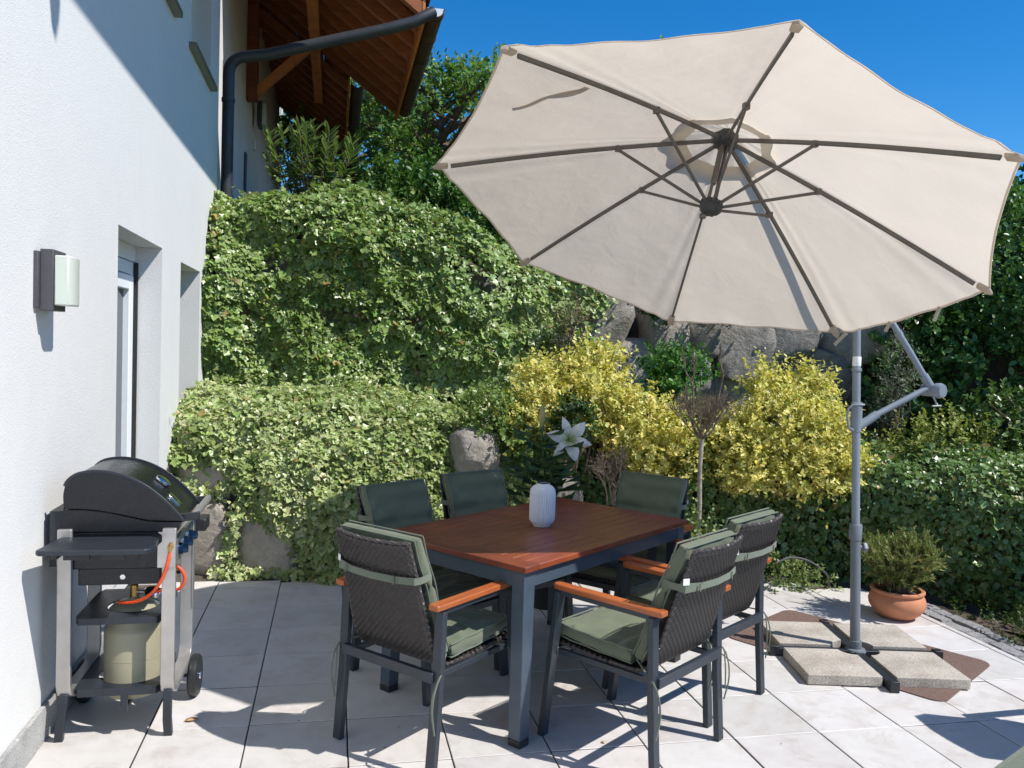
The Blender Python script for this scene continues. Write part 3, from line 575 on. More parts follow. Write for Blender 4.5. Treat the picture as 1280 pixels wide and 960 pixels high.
for k in range(6):
    ang=k*PI/3+.22; m=MB(); m.grid(lambda u,v:petal(u,v,ang,.160,.029 if k%2 else .038),9,14); o=m.build('petal',None,t)
    cc=o.data.color_attributes.new('tint','FLOAT_COLOR','POINT'); cols=[]
    for j in range(14):
        for i in range(9): v=j/13; w=max(0,1-v*3.2); cols+= [.86*(1-w)+.45*w,.86*(1-w)+.55*w,.88*(1-w)+.20*w,1]
    cc.data.foreach_set('color',cols); o.data.materials.append(M['petal'])
m=MB()
for k in range(6): a=k*PI/3; m.tube([fc,fc+fd*.03+(fa*math.cos(a)+fb*math.sin(a))*.01,fc+fd*.055+(fa*math.cos(a)+fb*math.sin(a))*.028],[.0015,.0015,.0035],6)
m.build('stamen',plain('stamen_green',(.35,.42,.12),.5),t)
m=MB(); m.lathe([(.004,0),(.015,.02),(.021,.055),(.019,.09),(.011,.125),(.002,.14)],(LX-.08,LY,1.13),14); m.build('bud',plain('lily_bud',(.34,.30,.13),.5),t)
t=thing('flower_pot','dark plastic tub of the lily hidden behind the table','flower pot',(LX,LY,0))
m=MB(); m.lathe([(.11,0),(.14,.27),(.15,.27),(.15,.30),(.135,.30),(.13,.27),(0,.265)],(LX,LY,.004),32); m.build('tub',M['blackplastic'],t)
# oleander in front of the rear house
t=thing('oleander','oleander with long narrow leaves standing before the brown timber eaves','plant',(-.28,8.5,2.6))
m=MB(); P=[];D=[];N=[]
for k in range(18):
    a=rng.normal(0,1,2); top=np.array([-.30+.26*a[0],8.5+.16*a[1],3.36+.36*random.random()]); b=np.array([-.28+.06*a[0],8.5,2.7]); md=(b+top)/2+np.array([0,0,.05]); m.tube([b,md,top],[.010,.008,.005],6)
    for q in range(46):
        f=1-.5*random.random()**1.6; p=b*(1-f)+top*f; an=q*2.1; d=unit(np.array([math.cos(an),math.sin(an),(f-.55)*2.6])); P.append(p);D.append(d);N.append((0,-.3,1))
P=np.array(P);D=np.array(D);N=np.array(N)+rng.normal(0,.2,P.shape); c=pick([(.07,.14,.03),(.12,.20,.05),(.20,.24,.09)],len(P))
m.build('stem',M['bark'],t); leaves('foliage',P,N,D,.115+.05*rng.random(len(P)),c,c*1.15,T_NARROW,M['leaf'],t)
# background shrubs and trees
bush('hedge_shrub','dense green shrubbery between the ivy curtain and the tall tree','shrub',[(1.2,10.5,3.3,.7,.5,.6),(2.1,10.2,3.0,.8,.5,.6),(1.5,11.0,3.4,.7,.5,.4),(3.0,9.8,2.8,.8,.6,.6),(.6,11.5,3.6,.5,.4,.6),(2.6,11.0,3.4,.7,.5,.5)],1500,12,.30,.075,[(.045,.12,.02),(.075,.16,.03),(.11,.20,.045)],None,up=.5,base=2.3)
bush('hedge_shrub','evergreen hedge mass beyond the boulder wall behind the canopy','shrub',[(4.4,9.0,2.4,.9,.6,.6),(5.6,8.6,2.5,.9,.6,.7),(6.8,8.0,2.6,.9,.7,.8),(8.0,7.2,2.6,.9,.8,.8),(9.0,6.0,2.5,.9,.9,.8)],1500,12,.30,.075,DK,None,up=.5,base=1.6)
def tree(label,x,y,z0,h,cr,nl,cols,lsize,seed,per=10,clumpr=.55,low=.35,group='trees rising beyond the retaining walls'):
    rs=np.random.default_rng(seed); t=thing('tree',label,'tree',(x,y,z0),group=group); m=MB(); ends=[]
    m.tube([(x,y,z0),(x+.05,y,z0+h*.3),(x-.05,y+.05,z0+h*.6),(x,y,z0+h*.9)],[h*.028,h*.024,h*.016,h*.005],9)
    nb=26
    for k in range(nb):
        f=low+(.95-low)*k/nb; a=k*2.4+rs.normal(0,.3); prof=math.sin(PI*min(1,(f-low)/(1-low)*.80+.16)); L=cr*prof*(.75+.5*rs.random()); 
        p=np.array([x,y,z0+h*f]); e=p+np.array([math.cos(a)*L,math.sin(a)*L,L*.45+.1]); md=(p+e)/2+np.array([0,0,.06*L]); m.tube([p,md,e],[.05*L/cr+.02,.03,.012],6); ends+=[e,md*.4+e*.6]
        for q in range(3):
            e2=md+(e-md)*rs.random()+rs.normal(0,.28*cr,3)*np.array([1,1,.7]); m.tube([md,(md+e2)/2,e2],[.02,.014,.006],5); ends.append(e2)
    ends.append(np.array([x,y,z0+h*.97])); m.build('trunk',M['bark'],t)
    E=np.array(ends); idx=rs.integers(0,len(E),nl); d=randdir(nl); P=E[idx]+d*(clumpr*cr*.42*(rs.random(nl)**.5))[:,None]*np.array([1,1,.62])
    D=unit(d*.7+rng.normal(0,.4,(nl,3))+np.array([0,0,.25])); lp,ln,ld=shoots(P,D,.16+.18*rng.random(nl),per); mm=len(lp)
    c=np.repeat(pick(cols,nl,.14),per,0)*(1+.12*rng.standard_normal((mm,1))); leaves('crown',lp,ln,ld,lsize*(.6+.7*rng.random(mm)),np.clip(c,.006,.5),np.clip(c*1.1,.006,.5),T_OVAL,M['leaf'],t); return t
TG=[(.085,.18,.025),(.13,.24,.04),(.19,.30,.065)]
tree('tall leafy tree with sky gaps between the brown eaves and the canopy',1.65,13.6,2.6,3.45,1.35,1250,TG,.075,5)
tree('bushy tree hidden behind the parasol canopy',4.6,13.0,2.8,2.6,1.6,1500,TG,.09,6)
tree('dark tree reaching over the right rim of the canopy',8.9,9.0,2.2,1.45,1.1,900,DK,.08,8)
tree('leafy tree standing farthest back beside the timber eaves',.3,17.0,3.0,3.3,1.6,1500,TG,.095,9,low=.2)

# ------------------------------------------------------------------ house
WX=-1.0956
H=thing('house','white rendered house wall on the left with brown timber eaves at its far end','house',(WX,4,0))
def wall_with_holes(m,x,y0,y1,z0,z1,holes,depth):
    """front face at x with rectangular holes (ya,yb,za,zb,d) having real reveals"""
    ys=sorted({y0,y1,*[h[0] for h in holes],*[h[1] for h in holes]}); zs=sorted({z0,z1,*[h[2] for h in holes],*[h[3] for h in holes]})
    def hole(a,b,c,d): return any(a>=h[0]-1e-6 and b<=h[1]+1e-6 and c>=h[2]-1e-6 and d<=h[3]+1e-6 for h in holes)
    for a,b in zip(ys,ys[1:]):
        for c,d in zip(zs,zs[1:]):
            if not hole(a,b,c,d): m.add([(x,a,c),(x,b,c),(x,b,d),(x,a,d)],[(0,1,2,3)])
    for (a,b,c,d,dp) in holes:
        m.add([(x,a,c),(x-dp,a,c),(x-dp,a,d),(x,a,d)],[(0,1,2,3)]); m.add([(x,b,c),(x-dp,b,c),(x-dp,b,d),(x,b,d)],[(3,2,1,0)])
        m.add([(x,a,d),(x-dp,a,d),(x-dp,b,d),(x,b,d)],[(0,1,2,3)]); m.add([(x,a,c),(x-dp,a,c),(x-dp,b,c),(x,b,c)],[(3,2,1,0)])
m=MB()
holes=[(4.60,5.712,-.1,2.183,.36),(6.368,7.244,.9,2.158,.36),(6.578,7.62,3.79,5.0,.22),(4.62,5.95,3.79,5.0,.22)]
wall_with_holes(m,WX,-3.5,8.14,-.1,5.6,holes,.3)
m.add([(WX,8.14,-.1),(WX-.06,8.14,-.1),(WX-.06,8.14,5.6),(WX,8.14,5.6)],[(0,1,2,3)])
m.build('wall',M['plaster'],H,smooth=False)
m=MB(); m.b2((WX+.001,-3.5,-.02),(WX+.018,4.597,.145)); m.build('plinth',M['plinth'],H,bevel=.003)
m=MB(); m.add([(WX-.06,8.14,2.2),(WX-.06,18,2.2),(WX-.06,18,7.4),(WX-.06,8.14,7.4)],[(0,1,2,3)]); m.build('rear_wall',M['plaster_warm'],H,smooth=False)
# patio door
fx=WX-.17
d=MB()
for a,b in ((4.60,4.68),(5.642,5.712)): d.b2((fx-.07,a,.0),(fx,b,2.08))
d.b2((fx-.07,4.68,2.0),(fx,5.642,2.08)); d.b2((fx-.07,4.68,0),(fx,5.642,.10)); D0=d.build('door_frame',M['pvc'],H,bevel=.004)
d=MB(); d.b2((fx-.14,4.60,2.085),(fx+.01,5.712,2.183)); d.build('shutter_box',M['pvc'],D0,bevel=.004)
d=MB()
for a,b in ((4.70,4.79),(5.535,5.632)): d.b2((fx-.06,a,.11),(fx+.018,b,1.99))
d.b2((fx-.06,4.79,1.90),(fx+.018,5.535,1.99)); d.b2((fx-.06,4.79,.11),(fx+.018,5.535,.22)); d.build('door_sash',M['pvc'],D0,bevel=.005)
d=MB(); d.b2((fx-.03,4.79,.22),(fx-.02,5.535,1.90)); d.build('pane',M['glass'],D0)
d=MB(); d.b2((fx+.0005,5.700,.0),(fx+.028,5.7115,2.08)); d.build('seal',M['seal'],D0)
# basement window and upper windows
for k,(a,b,c,e,dp) in enumerate(holes[1:]):
    x=WX-dp+.06; w=MB()
    for p,q in ((a,a+.07),(b-.07,b)): w.b2((x-.05,p,c),(x,q,e))
    w.b2((x-.05,a+.07,e-.07),(x,b-.07,e)); w.b2((x-.05,a+.07,c),(x,b-.07,c+.07)); W0=w.build('window',M['pvc'],H,bevel=.004)
    w=MB(); w.b2((x-.03,a+.07,c+.07),(x-.02,b-.07,e-.07)); w.build('pane',M['glass'],W0)
    if k>0:
        w=MB(); w.b2((x,a-.03,c-.045),(WX+.055,b+.03,c-.001)); w.build('sill',M['sill'],W0,bevel=.004)
# front roof, out of the picture above, whose eave shades the upper wall
m=MB(); m.add([(.42,-3.6,5.31),(.42,7.75,5.31),(-3.6,7.75,8.1),(-3.6,-3.6,8.1),(.42,-3.6,5.46),(.42,7.75,5.46),(-3.6,7.75,8.25),(-3.6,-3.6,8.25)],[(0,1,2,3),(7,6,5,4),(0,4,5,1),(1,5,6,2),(2,6,7,3),(3,7,4,0)]); m.build('front_roof',M['soffit'],H,smooth=False)
m=MB(); m.lathe([(.028,0),(.05,.08),(.062,.16),(.062,.32)],(.385,2.62,5.07),16); m.build('tip_shadow_caster',M['gutter'],H)  # unseen funnel added at the eave to cast a rounded shadow tip below
# rear roof with soffit boards, rafters, purlin, post and brace
EX,EZ,Y0,Y1=.80,4.93,8.32,12.0; sl=math.tan(R(36)); RX=-3.2
def rz_(x,o=0): return EZ+.06+(EX-x)*sl+o
m=MB(); nb=22
for k in range(nb):   # boards run along the house, lapped, so each shows its edge
    xa=EX-(EX-RX)*k/nb; xb=EX-(EX-RX)*(k+1)/nb+.004; m.add([(xa,Y0,rz_(xa,.0)),(xa,Y1,rz_(xa,0)),(xb,Y1,rz_(xb,.012)),(xb,Y0,rz_(xb,.012)),(xa,Y0,rz_(xa,.03)),(xa,Y1,rz_(xa,.03)),(xb,Y1,rz_(xb,.042)),(xb,Y0,rz_(xb,.042))],[(0,1,2,3),(7,6,5,4),(0,4,5,1),(1,5,6,2),(2,6,7,3),(3,7,4,0)])
RF=m.build('roof',M['soffit'],H,smooth=False)
m=MB(); 
for k in range(22):
    for q in range(12):
        ya=Y0+(Y1-Y0)*q/12; xa=EX+.05-(EX-RX)*k/22; xb=xa-(EX-RX)/22-.03; m.add([(xa,ya,rz_(xa,.075)),(xa,ya+.3,rz_(xa,.075)),(xb,ya+.3,rz_(xb,.055)),(xb,ya,rz_(xb,.055)),(xa,ya,rz_(xa,.10)),(xa,ya+.3,rz_(xa,.10)),(xb,ya+.3,rz_(xb,.085)),(xb,ya,rz_(xb,.085))],[(0,1,2,3),(7,6,5,4),(0,4,5,1),(1,5,6,2),(2,6,7,3),(3,7,4,0)])
m.build('roof_tiles',M['rooftile'],RF,smooth=False)
for k in range(9):
    y=Y0+.05+k*.445; m=MB(); x0_,x1_=EX-.03,RX; w=.045
    m.add([(x,yy,rz_(x,o)) for x in (x0_,x1_) for yy in (y-w,y+w) for o in (-.002,-.15)],[(0,1,3,2),(4,6,7,5),(0,4,5,1),(2,3,7,6),(0,2,6,4),(1,5,7,3)]); m.build('rafter',M['rafterwood'],RF,smooth=False,bevel=.004)
m=MB(); m.b2((EX-.03,Y0,EZ-.14),(EX+.0,Y1,EZ+.075)); m.build('fascia_board',M['beam'],RF,bevel=.004)
m=MB(); px_=-.33; m.bar((px_,5.0+3.33,rz_(px_)-.34),(px_,13.6,rz_(px_)-.34),.13,.20); m.build('purlin',M['beam'],RF,bevel=.012)
m=MB(); m.b2((WX-.055,10.98,4.62),(WX+.075,11.13,rz_(WX)-.18)); m.build('post',M['soffit'],RF,bevel=.006)
m=MB(); m.bar((WX+.05,11.05,4.72),(px_-.04,11.05,rz_(px_)-.42),.10,.12,up=(0,1,0)); m.build('brace',M['beam'],RF,bevel=.006)
def halfpipe(m,x,y0,y1,z,r,n=12):
    prof=[(r*math.cos(PI+PI*j/n),r*math.sin(PI+PI*j/n)) for j in range(n+1)]; inn=[(.90*a,.90*b) for a,b in prof[::-1]]; allp=prof+inn
    m.add([(x+a,y,z+b) for y in (y0,y1) for a,b in allp],[tuple(range(len(allp)))]+[tuple(range(2*len(allp)-1,len(allp)-1,-1))]+[(i,(i+1)%len(allp),len(allp)+(i+1)%len(allp),len(allp)+i) for i in range(len(allp))])
m=MB(); halfpipe(m,EX+.10,Y0-.03,Y1,EZ+.01,.092)
GT=m.build('gutter',M['gutter'],RF,ang=30)
m=MB()
for k in range(6): y=Y0+.1+k*.65; m.tube([(EX+.10+.096*math.cos(PI+PI*j/10),y,EZ+.01+.096*math.sin(PI+PI*j/10)) for j in range(11)],.006,6)
m.build('bracket',M['gutter'],GT)
m=MB(); m.add([(EX+.10+.083*math.cos(PI+PI*j/14),Y0-.024,EZ+.01+.083*math.sin(PI+PI*j/14)) for j in range(15)],[tuple(range(15))]); m.build('gutter_end',M['pvc'],GT,smooth=False)
yp=8.26; pts=[(WX+.07,yp,2.2),(WX+.07,yp,4.10)]+[(WX+.07+.16*(1-math.cos(a)),yp,4.10+.17*math.sin(a)) for a in np.linspace(.2,PI/2*.97,7)]
pts+= [(WX+.40,yp,4.305),(-.1,yp,4.50),(.45,yp,4.68),(.70,yp,4.775)]+[(.78,yp,4.83),(EX+.08,yp+.03,4.90)]
m=MB(); m.tube(pts,.054,20); DP=m.build('downpipe',M['pipe'],H,ang=60)
m=MB(); 
for z in (2.95,3.85): m.lathe([(.056,-.02),(.061,-.018),(.061,.018),(.056,.02)],(WX+.07,yp,z),20)
m.build('pipe_clamp',M['pipe'],DP)
# the roof goes on behind with a shorter overhang
E2,Y2=.13,17.0; m=MB()
for k in range(18):
    xa=E2-(E2-RX)*k/18; xb=E2-(E2-RX)*(k+1)/18+.004; o=-.16
    m.add([(xa,Y1+.01,rz_(xa,o)),(xa,Y2,rz_(xa,o)),(xb,Y2,rz_(xb,o+.012)),(xb,Y1+.01,rz_(xb,o+.012)),(xa,Y1+.01,rz_(xa,o+.03)),(xa,Y2,rz_(xa,o+.03)),(xb,Y2,rz_(xb,o+.042)),(xb,Y1+.01,rz_(xb,o+.042))],[(0,1,2,3),(7,6,5,4),(0,4,5,1),(1,5,6,2),(2,6,7,3),(3,7,4,0)])
R2=m.build('rear_roof',M['soffit'],H,smooth=False)
for k in range(11):
    y=Y1+.2+k*.445; m=MB(); x0_,x1_=E2-.03,RX; w=.045
    m.add([(x,yy,rz_(x,o)) for x in (x0_,x1_) for yy in (y-w,y+w) for o in (-.162,-.30)],[(0,1,3,2),(4,6,7,5),(0,4,5,1),(2,3,7,6),(0,2,6,4),(1,5,7,3)]); m.build('rafter',M['rafterwood'],R2,smooth=False,bevel=.004)
m=MB(); m.b2((E2-.03,Y1+.01,rz_(E2)-.34),(E2,Y2,rz_(E2)-.10)); m.build('fascia_board',M['beam'],R2,bevel=.004)
m=MB(); halfpipe(m,E2+.105,Y1,Y2,rz_(E2)-.19,.095); m.build('gutter',M['pipe'],R2,ang=30)
m=MB(); m.b2((E2-.25,Y1-.02,rz_(E2)-.10),(E2-.0,Y1+.008,rz_(E2)+.25)); m.build('verge_board',M['soffit'],R2,bevel=.004)
m=MB(); m.b2((WX-.058,9.0,2.3),(WX-.035,9.55,4.05)); m.build('rear_door',plain('shadow_grey_door',(.32,.31,.31),.6),H,bevel=.003)
m=MB(); m.b2((WX-.055,12.0,4.22),(WX-.03,12.1,4.36)); m.build('doorbell',M['pvc'],H,bevel=.003)
m=MB(); m.b2((WX-.055,10.9,3.45),(WX-.035,11.05,3.95)); m.build('letter_slot',M['lampbox'],H,bevel=.003)
# wall lamps
def wall_lamp(label,y,z,s=1.0):
    t=thing('wall_lamp',label,'wall lamp',(WX,y,z),group='wall lamps')
    m=MB(); m.b2((WX+.0005,y-.095*s,z-.105*s),(WX+.016,y+.085*s,z+.105*s)); m.build('back_plate',M['lampbox'],t,bevel=.002)
    m=MB(); m.b2((WX+.016,y-.075*s,z-.115*s),(WX+.062,y+.075*s,z+.115*s)); m.build('housing',M['lampbox'],t,bevel=.003)
    m=MB(); pr=[(.052,-.07),(.100,-.066),(.108,-.045),(.108,.045),(.100,.066),(.052,.07)]
    m.prism(pr,lambda u,v,w:(WX+.0115+u,y+v*s,z-.094*s+w),.188*s); m.build('lamp_shade',M['lampglass'],t,bevel=.005)
    return t
wall_lamp('dark grey wall lamp with frosted square glass on the sunlit white wall',3.475,1.815)
wall_lamp('small dark wall lamp under the brown eaves in the shade',11.95,4.68,1.5)

# ------------------------------------------------------------------ parasol
UC=V(1.799,3.845,2.27); UN=V(.286,.256,.923); UN=UN/np.linalg.norm(UN)
TIPS=np.array([[.619,3.246,2.797],[1.488,2.545,2.736],[2.483,2.635,2.391],[2.981,3.306,1.957],[2.733,4.113,1.752],[2.077,4.911,1.810],[1.115,4.981,2.137],[.486,4.284,2.538]])
APEX=UC+UN*.50; HUBL=UC+UN*.10
t=thing('parasol','big cream eight ribbed cantilever parasol tilted over the dining table','parasol',(2.805,3.91,0))
def ribp(k,r):
    T=TIPS[k%8]; p=APEX*(1-r)+T*r; return p+UN*(.018*math.sin(PI*r))
def can(k,r,s,sag=.03,scal=.022):
    if k%8==3: scal=-.012; sag=.02
    rr=r*(1-scal*4*s*(1-s)*r**2.2); a=ribp(k,rr);b=ribp(k+1,rr); p=a*(1-s)+b*s
    e=min(s,1-s); sg=1 if s<.5 else -1
    w=.0035*math.sin(r*13+k*2.1+s*5)*math.sin(s*PI)+.0085*math.sin(e*46-r*7*sg+k*1.9)*math.exp(-(e/.16)**2)*min(1,e/.03)*(.35+.65*r)*(.55+.45*math.sin(k*2.7+sg))+.007*math.sin(s*21+k*1.7)*max(0,r-.72)*2.2*(s*(1-s))*4
    return p+UN*(.012-sag*4*s*(1-s)*(r**1.5)*.55+w)
HOLE=.145
m=MB()
for k in range(8): m.grid(lambda u,v,k=k:can(k,HOLE+(1-HOLE)*v,u),41,44)
cn=m.build('canopy',M['canopy'],t,ang=60)
m=MB()
for k in range(8):
    def hem(u,v,k=k):
        p=can(k,1.0,u); q=can(k,.992,u); return p*(1-v)+q*v-UN*.0025
    m.grid(hem,19,2)
m.build('hem',M['hem'],cn,ang=60)
m=MB()
def cap(k,r,s):
    rr=r*(1-.035*4*s*(1-s)*(r/.215)); a=ribp(k,rr)*(1-s)+ribp(k+1,rr)*s; return a+UN*(.050+.012*math.sin(s*PI*3+k)*r/.2)
for k in range(8): m.grid(lambda u,v,k=k:cap(k,.001+.214*v,u),9,8)
m.build('vent_cap',M['canopy'],cn,ang=60)
for k in range(8):   # sewn tip pockets
    T=TIPS[k]; m=MB(); d=unit(APEX-T); sd_=unit(np.cross(d,UN)); 
    P=[T-d*.012,T+d*.010+sd_*.020,T+d*.065+sd_*.017,T+d*.065-sd_*.017,T+d*.010-sd_*.020]; m.add([p+UN*.006 for p in P]+[p-UN*.012 for p in P],[(0,1,2,3,4),(9,8,7,6,5)]+[(i,(i+1)%5,5+(i+1)%5,5+i) for i in range(5)]); m.build('tip_pocket',M['hem'],cn,bevel=.003)
for k in range(8):
    m=MB(); pts=[ribp(k,r)-UN*.010 for r in np.linspace(.03,.945,9)]; m.sweep(pts,[(-.0065,-.010),(.0065,-.010),(.0065,.010),(-.0065,.010)],up=UN); rb=m.build('rib',M['rib'],t,bevel=.002)
    m=MB(); q=ribp(k,.37)-UN*.022; a=HUBL+unit(TIPS[k]-UC)*.035; m.bar(a,q,.013,.013,up=UN); m.box(q+UN*.006,(.028,.028,.03)); m.build('strut',M['rib'],rb,bevel=.002)
dk=plain('dark_hub_plastic',(.035,.035,.036),.5)
m=MB(); m.lathe([(.03,-.05),(.055,-.045),(.06,-.012),(.06,.012),(.035,.03),(.03,.10)],APEX,16,UN,fn=lambda a,h:1+.10*math.cos(8*a)); m.build('top_hub',dk,t)
m=MB(); m.lathe([(.02,-.045),(.035,-.04),(.05,-.02),(.055,.0),(.05,.025),(.03,.035)],HUBL,16,UN,fn=lambda a,h:1+.12*math.cos(8*a)); m.build('lower_hub',dk,t)
sx=unit(np.cross(UN,(0,1,0)))
m=MB(); m.bar(APEX-UN*.04+sx*.014,HUBL+UN*.12+sx*.014,.02,.028,up=(0,1,0)); m.bar(APEX-UN*.04-sx*.014,HUBL+UN*.03-sx*.014,.012,.028,up=(0,1,0)); m.bar(HUBL+UN*.12+sx*.02,HUBL+UN*.02+sx*.02,.010,.02,up=(0,1,0)); m.build('centre_handle',M['rib'],t,bevel=.002)
def pol(z): return np.array([2.805+.004*z,3.91+.082*z,z])
m=MB(); m.tube([pol(.055),pol(.69)],.0265,24); m.build('lower_pole',M['mastlow'],t)
m=MB(); m.tube([pol(.69),pol(1.93)],.0215,24); pole=m.build('pole',M['mast'],t)
m=MB(); m.lathe([(.0215,-.055),(.034,-.05),(.034,.03),(.030,.036),(.0225,.036)],pol(.69),24); cl=m.build('collar',M['mastlow'],t)
m=MB(); m.tube([pol(.60),pol(.60)+V(.045,-.01,0)],[.012,.012],10); m.lathe([(.012,0),(.024,.004),(.026,.016),(.02,.026)],pol(.60)+V(.035,-.008,0),14,(1,-.2,0),fn=lambda a,h:1+.12*math.cos(5*a)); m.build('clamp_knob',M['mastlow'],cl)
m=MB(); m.lathe([(.0225,-.075),(.030,-.073),(.030,.085),(.0225,.087)],pol(1.30),24); sl_=m.build('sleeve',M['mast'],t)
hp=[pol(1.375)+V(.025,-.035,0),pol(1.375)+V(-.04,-.03,.0),pol(1.365)+V(-.062,-.02,-.012),pol(1.31)+V(-.068,-.018,0),pol(1.25)+V(-.06,-.018,0),pol(1.235)+V(-.03,-.018,0)]
m=MB(); m.tube(hp,.0065,10); m.build('handle',M['mast'],sl_)
EL=V(3.235,3.98,1.485)
m=MB(); m.tube([pol(1.27)+V(.02,0,0),EL],.017,18); ln_=m.build('lower_link',M['mast'],t)
m=MB(); m.tube([pol(1.262)+V(.015,0,-.01),pol(1.262)*.72+EL*.28],.0235,18); m.build('link_socket',M['mast'],ln_)
AR=[EL,V(3.035,4.03,1.80),V(2.96,4.08,1.94),V(2.82,4.08,2.10),V(2.58,4.05,2.31),V(2.30,4.02,2.53),V(2.08,3.99,2.72),APEX+UN*.10]
def smooth(pl,n): return path_pts(pl,n)[0]
m=MB(); m.tube(smooth(AR,34),.0175,18); arm=m.build('arm',M['mast'],t)
m=MB(); m.tube([EL,EL*.80+AR[1]*.20],.024,18); m.build('arm_socket',M['mast'],arm); m=MB(); m.tube([EL*.12+AR[1]*.88,EL*.06+AR[1]*.94],.0215,18); m.build('arm_socket',M['mast'],arm)
m=MB(); m.tube([APEX+UN*.02,APEX+UN*.105],.02,14); m.build('hanger',dk,arm)
m=MB(); m.tube([pol(1.92),V(2.955,4.09,1.945)],.017,14); m.build('pivot_link',M['mast'],arm)
m=MB(); ax=unit(V(.35,-1,.0)); m.lathe([(.012,-.055),(.034,-.05),(.036,.02),(.041,.024),(.043,.05),(.036,.066),(0,.068)],EL+V(.012,.0,-.02),24,ax); cr_=m.build('crank_housing',M['mast'],t)
m=MB(); q=EL+V(.0,-.03,-.055); m.tube([q,q+V(.012,-.02,-.045)],.005,8); m.tube([q+V(-.02,-.02,-.05),q+V(.035,-.02,-.047)],.0055,8); m.build('crank_handle',M['steel'],cr_)
m=MB(); m.lathe([(.0222,0),(.0228,.002),(.0228,.05),(.0222,.052)],pol(1.585),24); m.build('warning_label',M['tag'],pole)
m=MB(); m.lathe([(.0225,0),(.0265,.003),(.0265,.018),(.0225,.02)],pol(1.555),24); m.build('ring',M['mast'],pole)
# closing strap lying on the cloth, seen through it
S0=can(7,.865,.60); S1=can(7,.66,.93)
m=MB(); pts=[S0*(1-f)+S1*f+UN*(.012+.004*math.sin(f*14))+unit(np.cross(UN,S1-S0))*.012*math.sin(f*9) for f in np.linspace(0,1,12)]
m.sweep(pts,[(-.014,-.001),(.014,-.001),(.014,.001),(-.014,.001)],up=UN); m.sweep([pts[6]*(1-f)+pts[11]*f+UN*(.003)+unit(np.cross(UN,S1-S0))*.03*math.sin(f*PI) for f in np.linspace(0,1,9)],[(-.016,-.001),(.016,-.001),(.016,.001),(-.016,.001)],up=UN); m.build('closing_strap',M['hem'],cn)
for (a,L,o) in ((.30,.07,0),(.62,.05,.0)):
    m=MB(); p=can(3,.995,a); q=p+V(-.012,.02,-L); m.bar(p+UN*.002,q,.022,.003,up=(0,1,0)); m.build('tie_tape',M['hem'],cn,bevel=.001)
m=MB(); p=can(4,.995,.0)*.0+TIPS[4]*.93+TIPS[3]*.07; m.bar(p,p+V(-.07,.0,-.07),.020,.003,up=(0,1,0)); m.build('tie_tape',M['hem'],cn,bevel=.001)
# cross base and slabs
BA=R(-12); ex=V(math.cos(BA),math.sin(BA),0); ey=V(-math.sin(BA),math.cos(BA),0); B0=V(2.805,3.91,0)
m=MB(); m.bar(B0-ex*.43+V(0,0,.030),B0+ex*.43+V(0,0,.030),.045,.04); m.bar(B0-ey*.43+V(0,0,.0305),B0+ey*.43+V(0,0,.0305),.045,.041); bs=m.build('cross_base',M['greysteel'],t,bevel=.002)
for q,w in ((B0-ex*.445,0),(B0+ex*.445,0),(B0-ey*.445,1),(B0+ey*.445,1)):
    m=MB(); m.box(q+V(0,0,.0345),(.046,.046,.055),rz=BA); m.build('end_cap',M['blackplastic'],bs,bevel=.003)
m=MB(); m.lathe([(.055,.045),(.05,.056),(.032,.060),(.030,.10),(.027,.10)],B0,24); m.build('pole_foot',M['mastlow'],bs)
NM={(-1,-1):'pale concrete slab on the base nearest the dining chairs front left',(1,-1):'stained concrete slab on the base nearest the bottom right',(-1,1):'concrete slab on the base crossed by the pole shadow',(1,1):'concrete slab on the base nearest the terracotta bowl'}
for (a,b),lab in NM.items():
    c=B0+ex*a*.219+ey*b*.219; s=thing('paving_slab',lab,'slab',(c[0],c[1],.010),rz=BA,group='slabs weighing down the parasol base')
    cut=.075; P=[(-.185,-.185),(.185,-.185),(.185,.185),(-.185,.185)]; nx,ny=-a*.185,-b*.185
    poly=[]
    for (u,v) in P:
        if abs(u-nx)<1e-6 and abs(v-ny)<1e-6:
            arc=[(nx+a*cut*math.cos(w),ny+b*cut*math.sin(w)) for w in np.linspace(0,PI/2,6)]
            if (u*v>0): arc=arc[::-1] if True else arc
            # keep winding
            poly+= (arc if ((P.index((u,v))%2)==1) else arc[::-1]) if False else sorted(arc,key=lambda q:math.atan2(q[1],q[0])) if False else arc
        else: poly.append((u,v))
    # order by angle about centroid keeps it simple for this near-square
    poly=sorted(poly,key=lambda q:math.atan2(q[1],q[0]))
    m=MB(); m.prism(poly,lambda u,v,w:(u,v,w),.052); m.build('slab',M['slab'],s,smooth=False,bevel=.004,world=False)
MA=R(33); mc=V(2.83,3.83,0)
t2=MB(); hw,hh,rr=.60,.34,.07; P=[]
ma=R(-57+0)
e1=unit(V(2.862-2.225,3.308-4.301,0)); e2=V(-e1[1],e1[0],0); o_=V(2.225,4.301,0)-e2*0
for cxm,cym,a0 in ((rr,rr,PI),(1.18-rr,rr,1.5*PI),(1.18-rr,.78-rr,0),(rr,.78-rr,.5*PI)):
    for w in np.linspace(a0,a0+PI/2,7): P.append((cxm+rr*math.cos(w),cym+rr*math.sin(w)))
t2.prism(P,lambda u,v,w:tuple(o_+e1*u+e2*v+V(0,0,.0065+w)),.006); o=t2.build('floor_mat',M['mat'],None,bevel=.002); tag(o,'brown rubber floor mat under the parasol base slabs','mat')

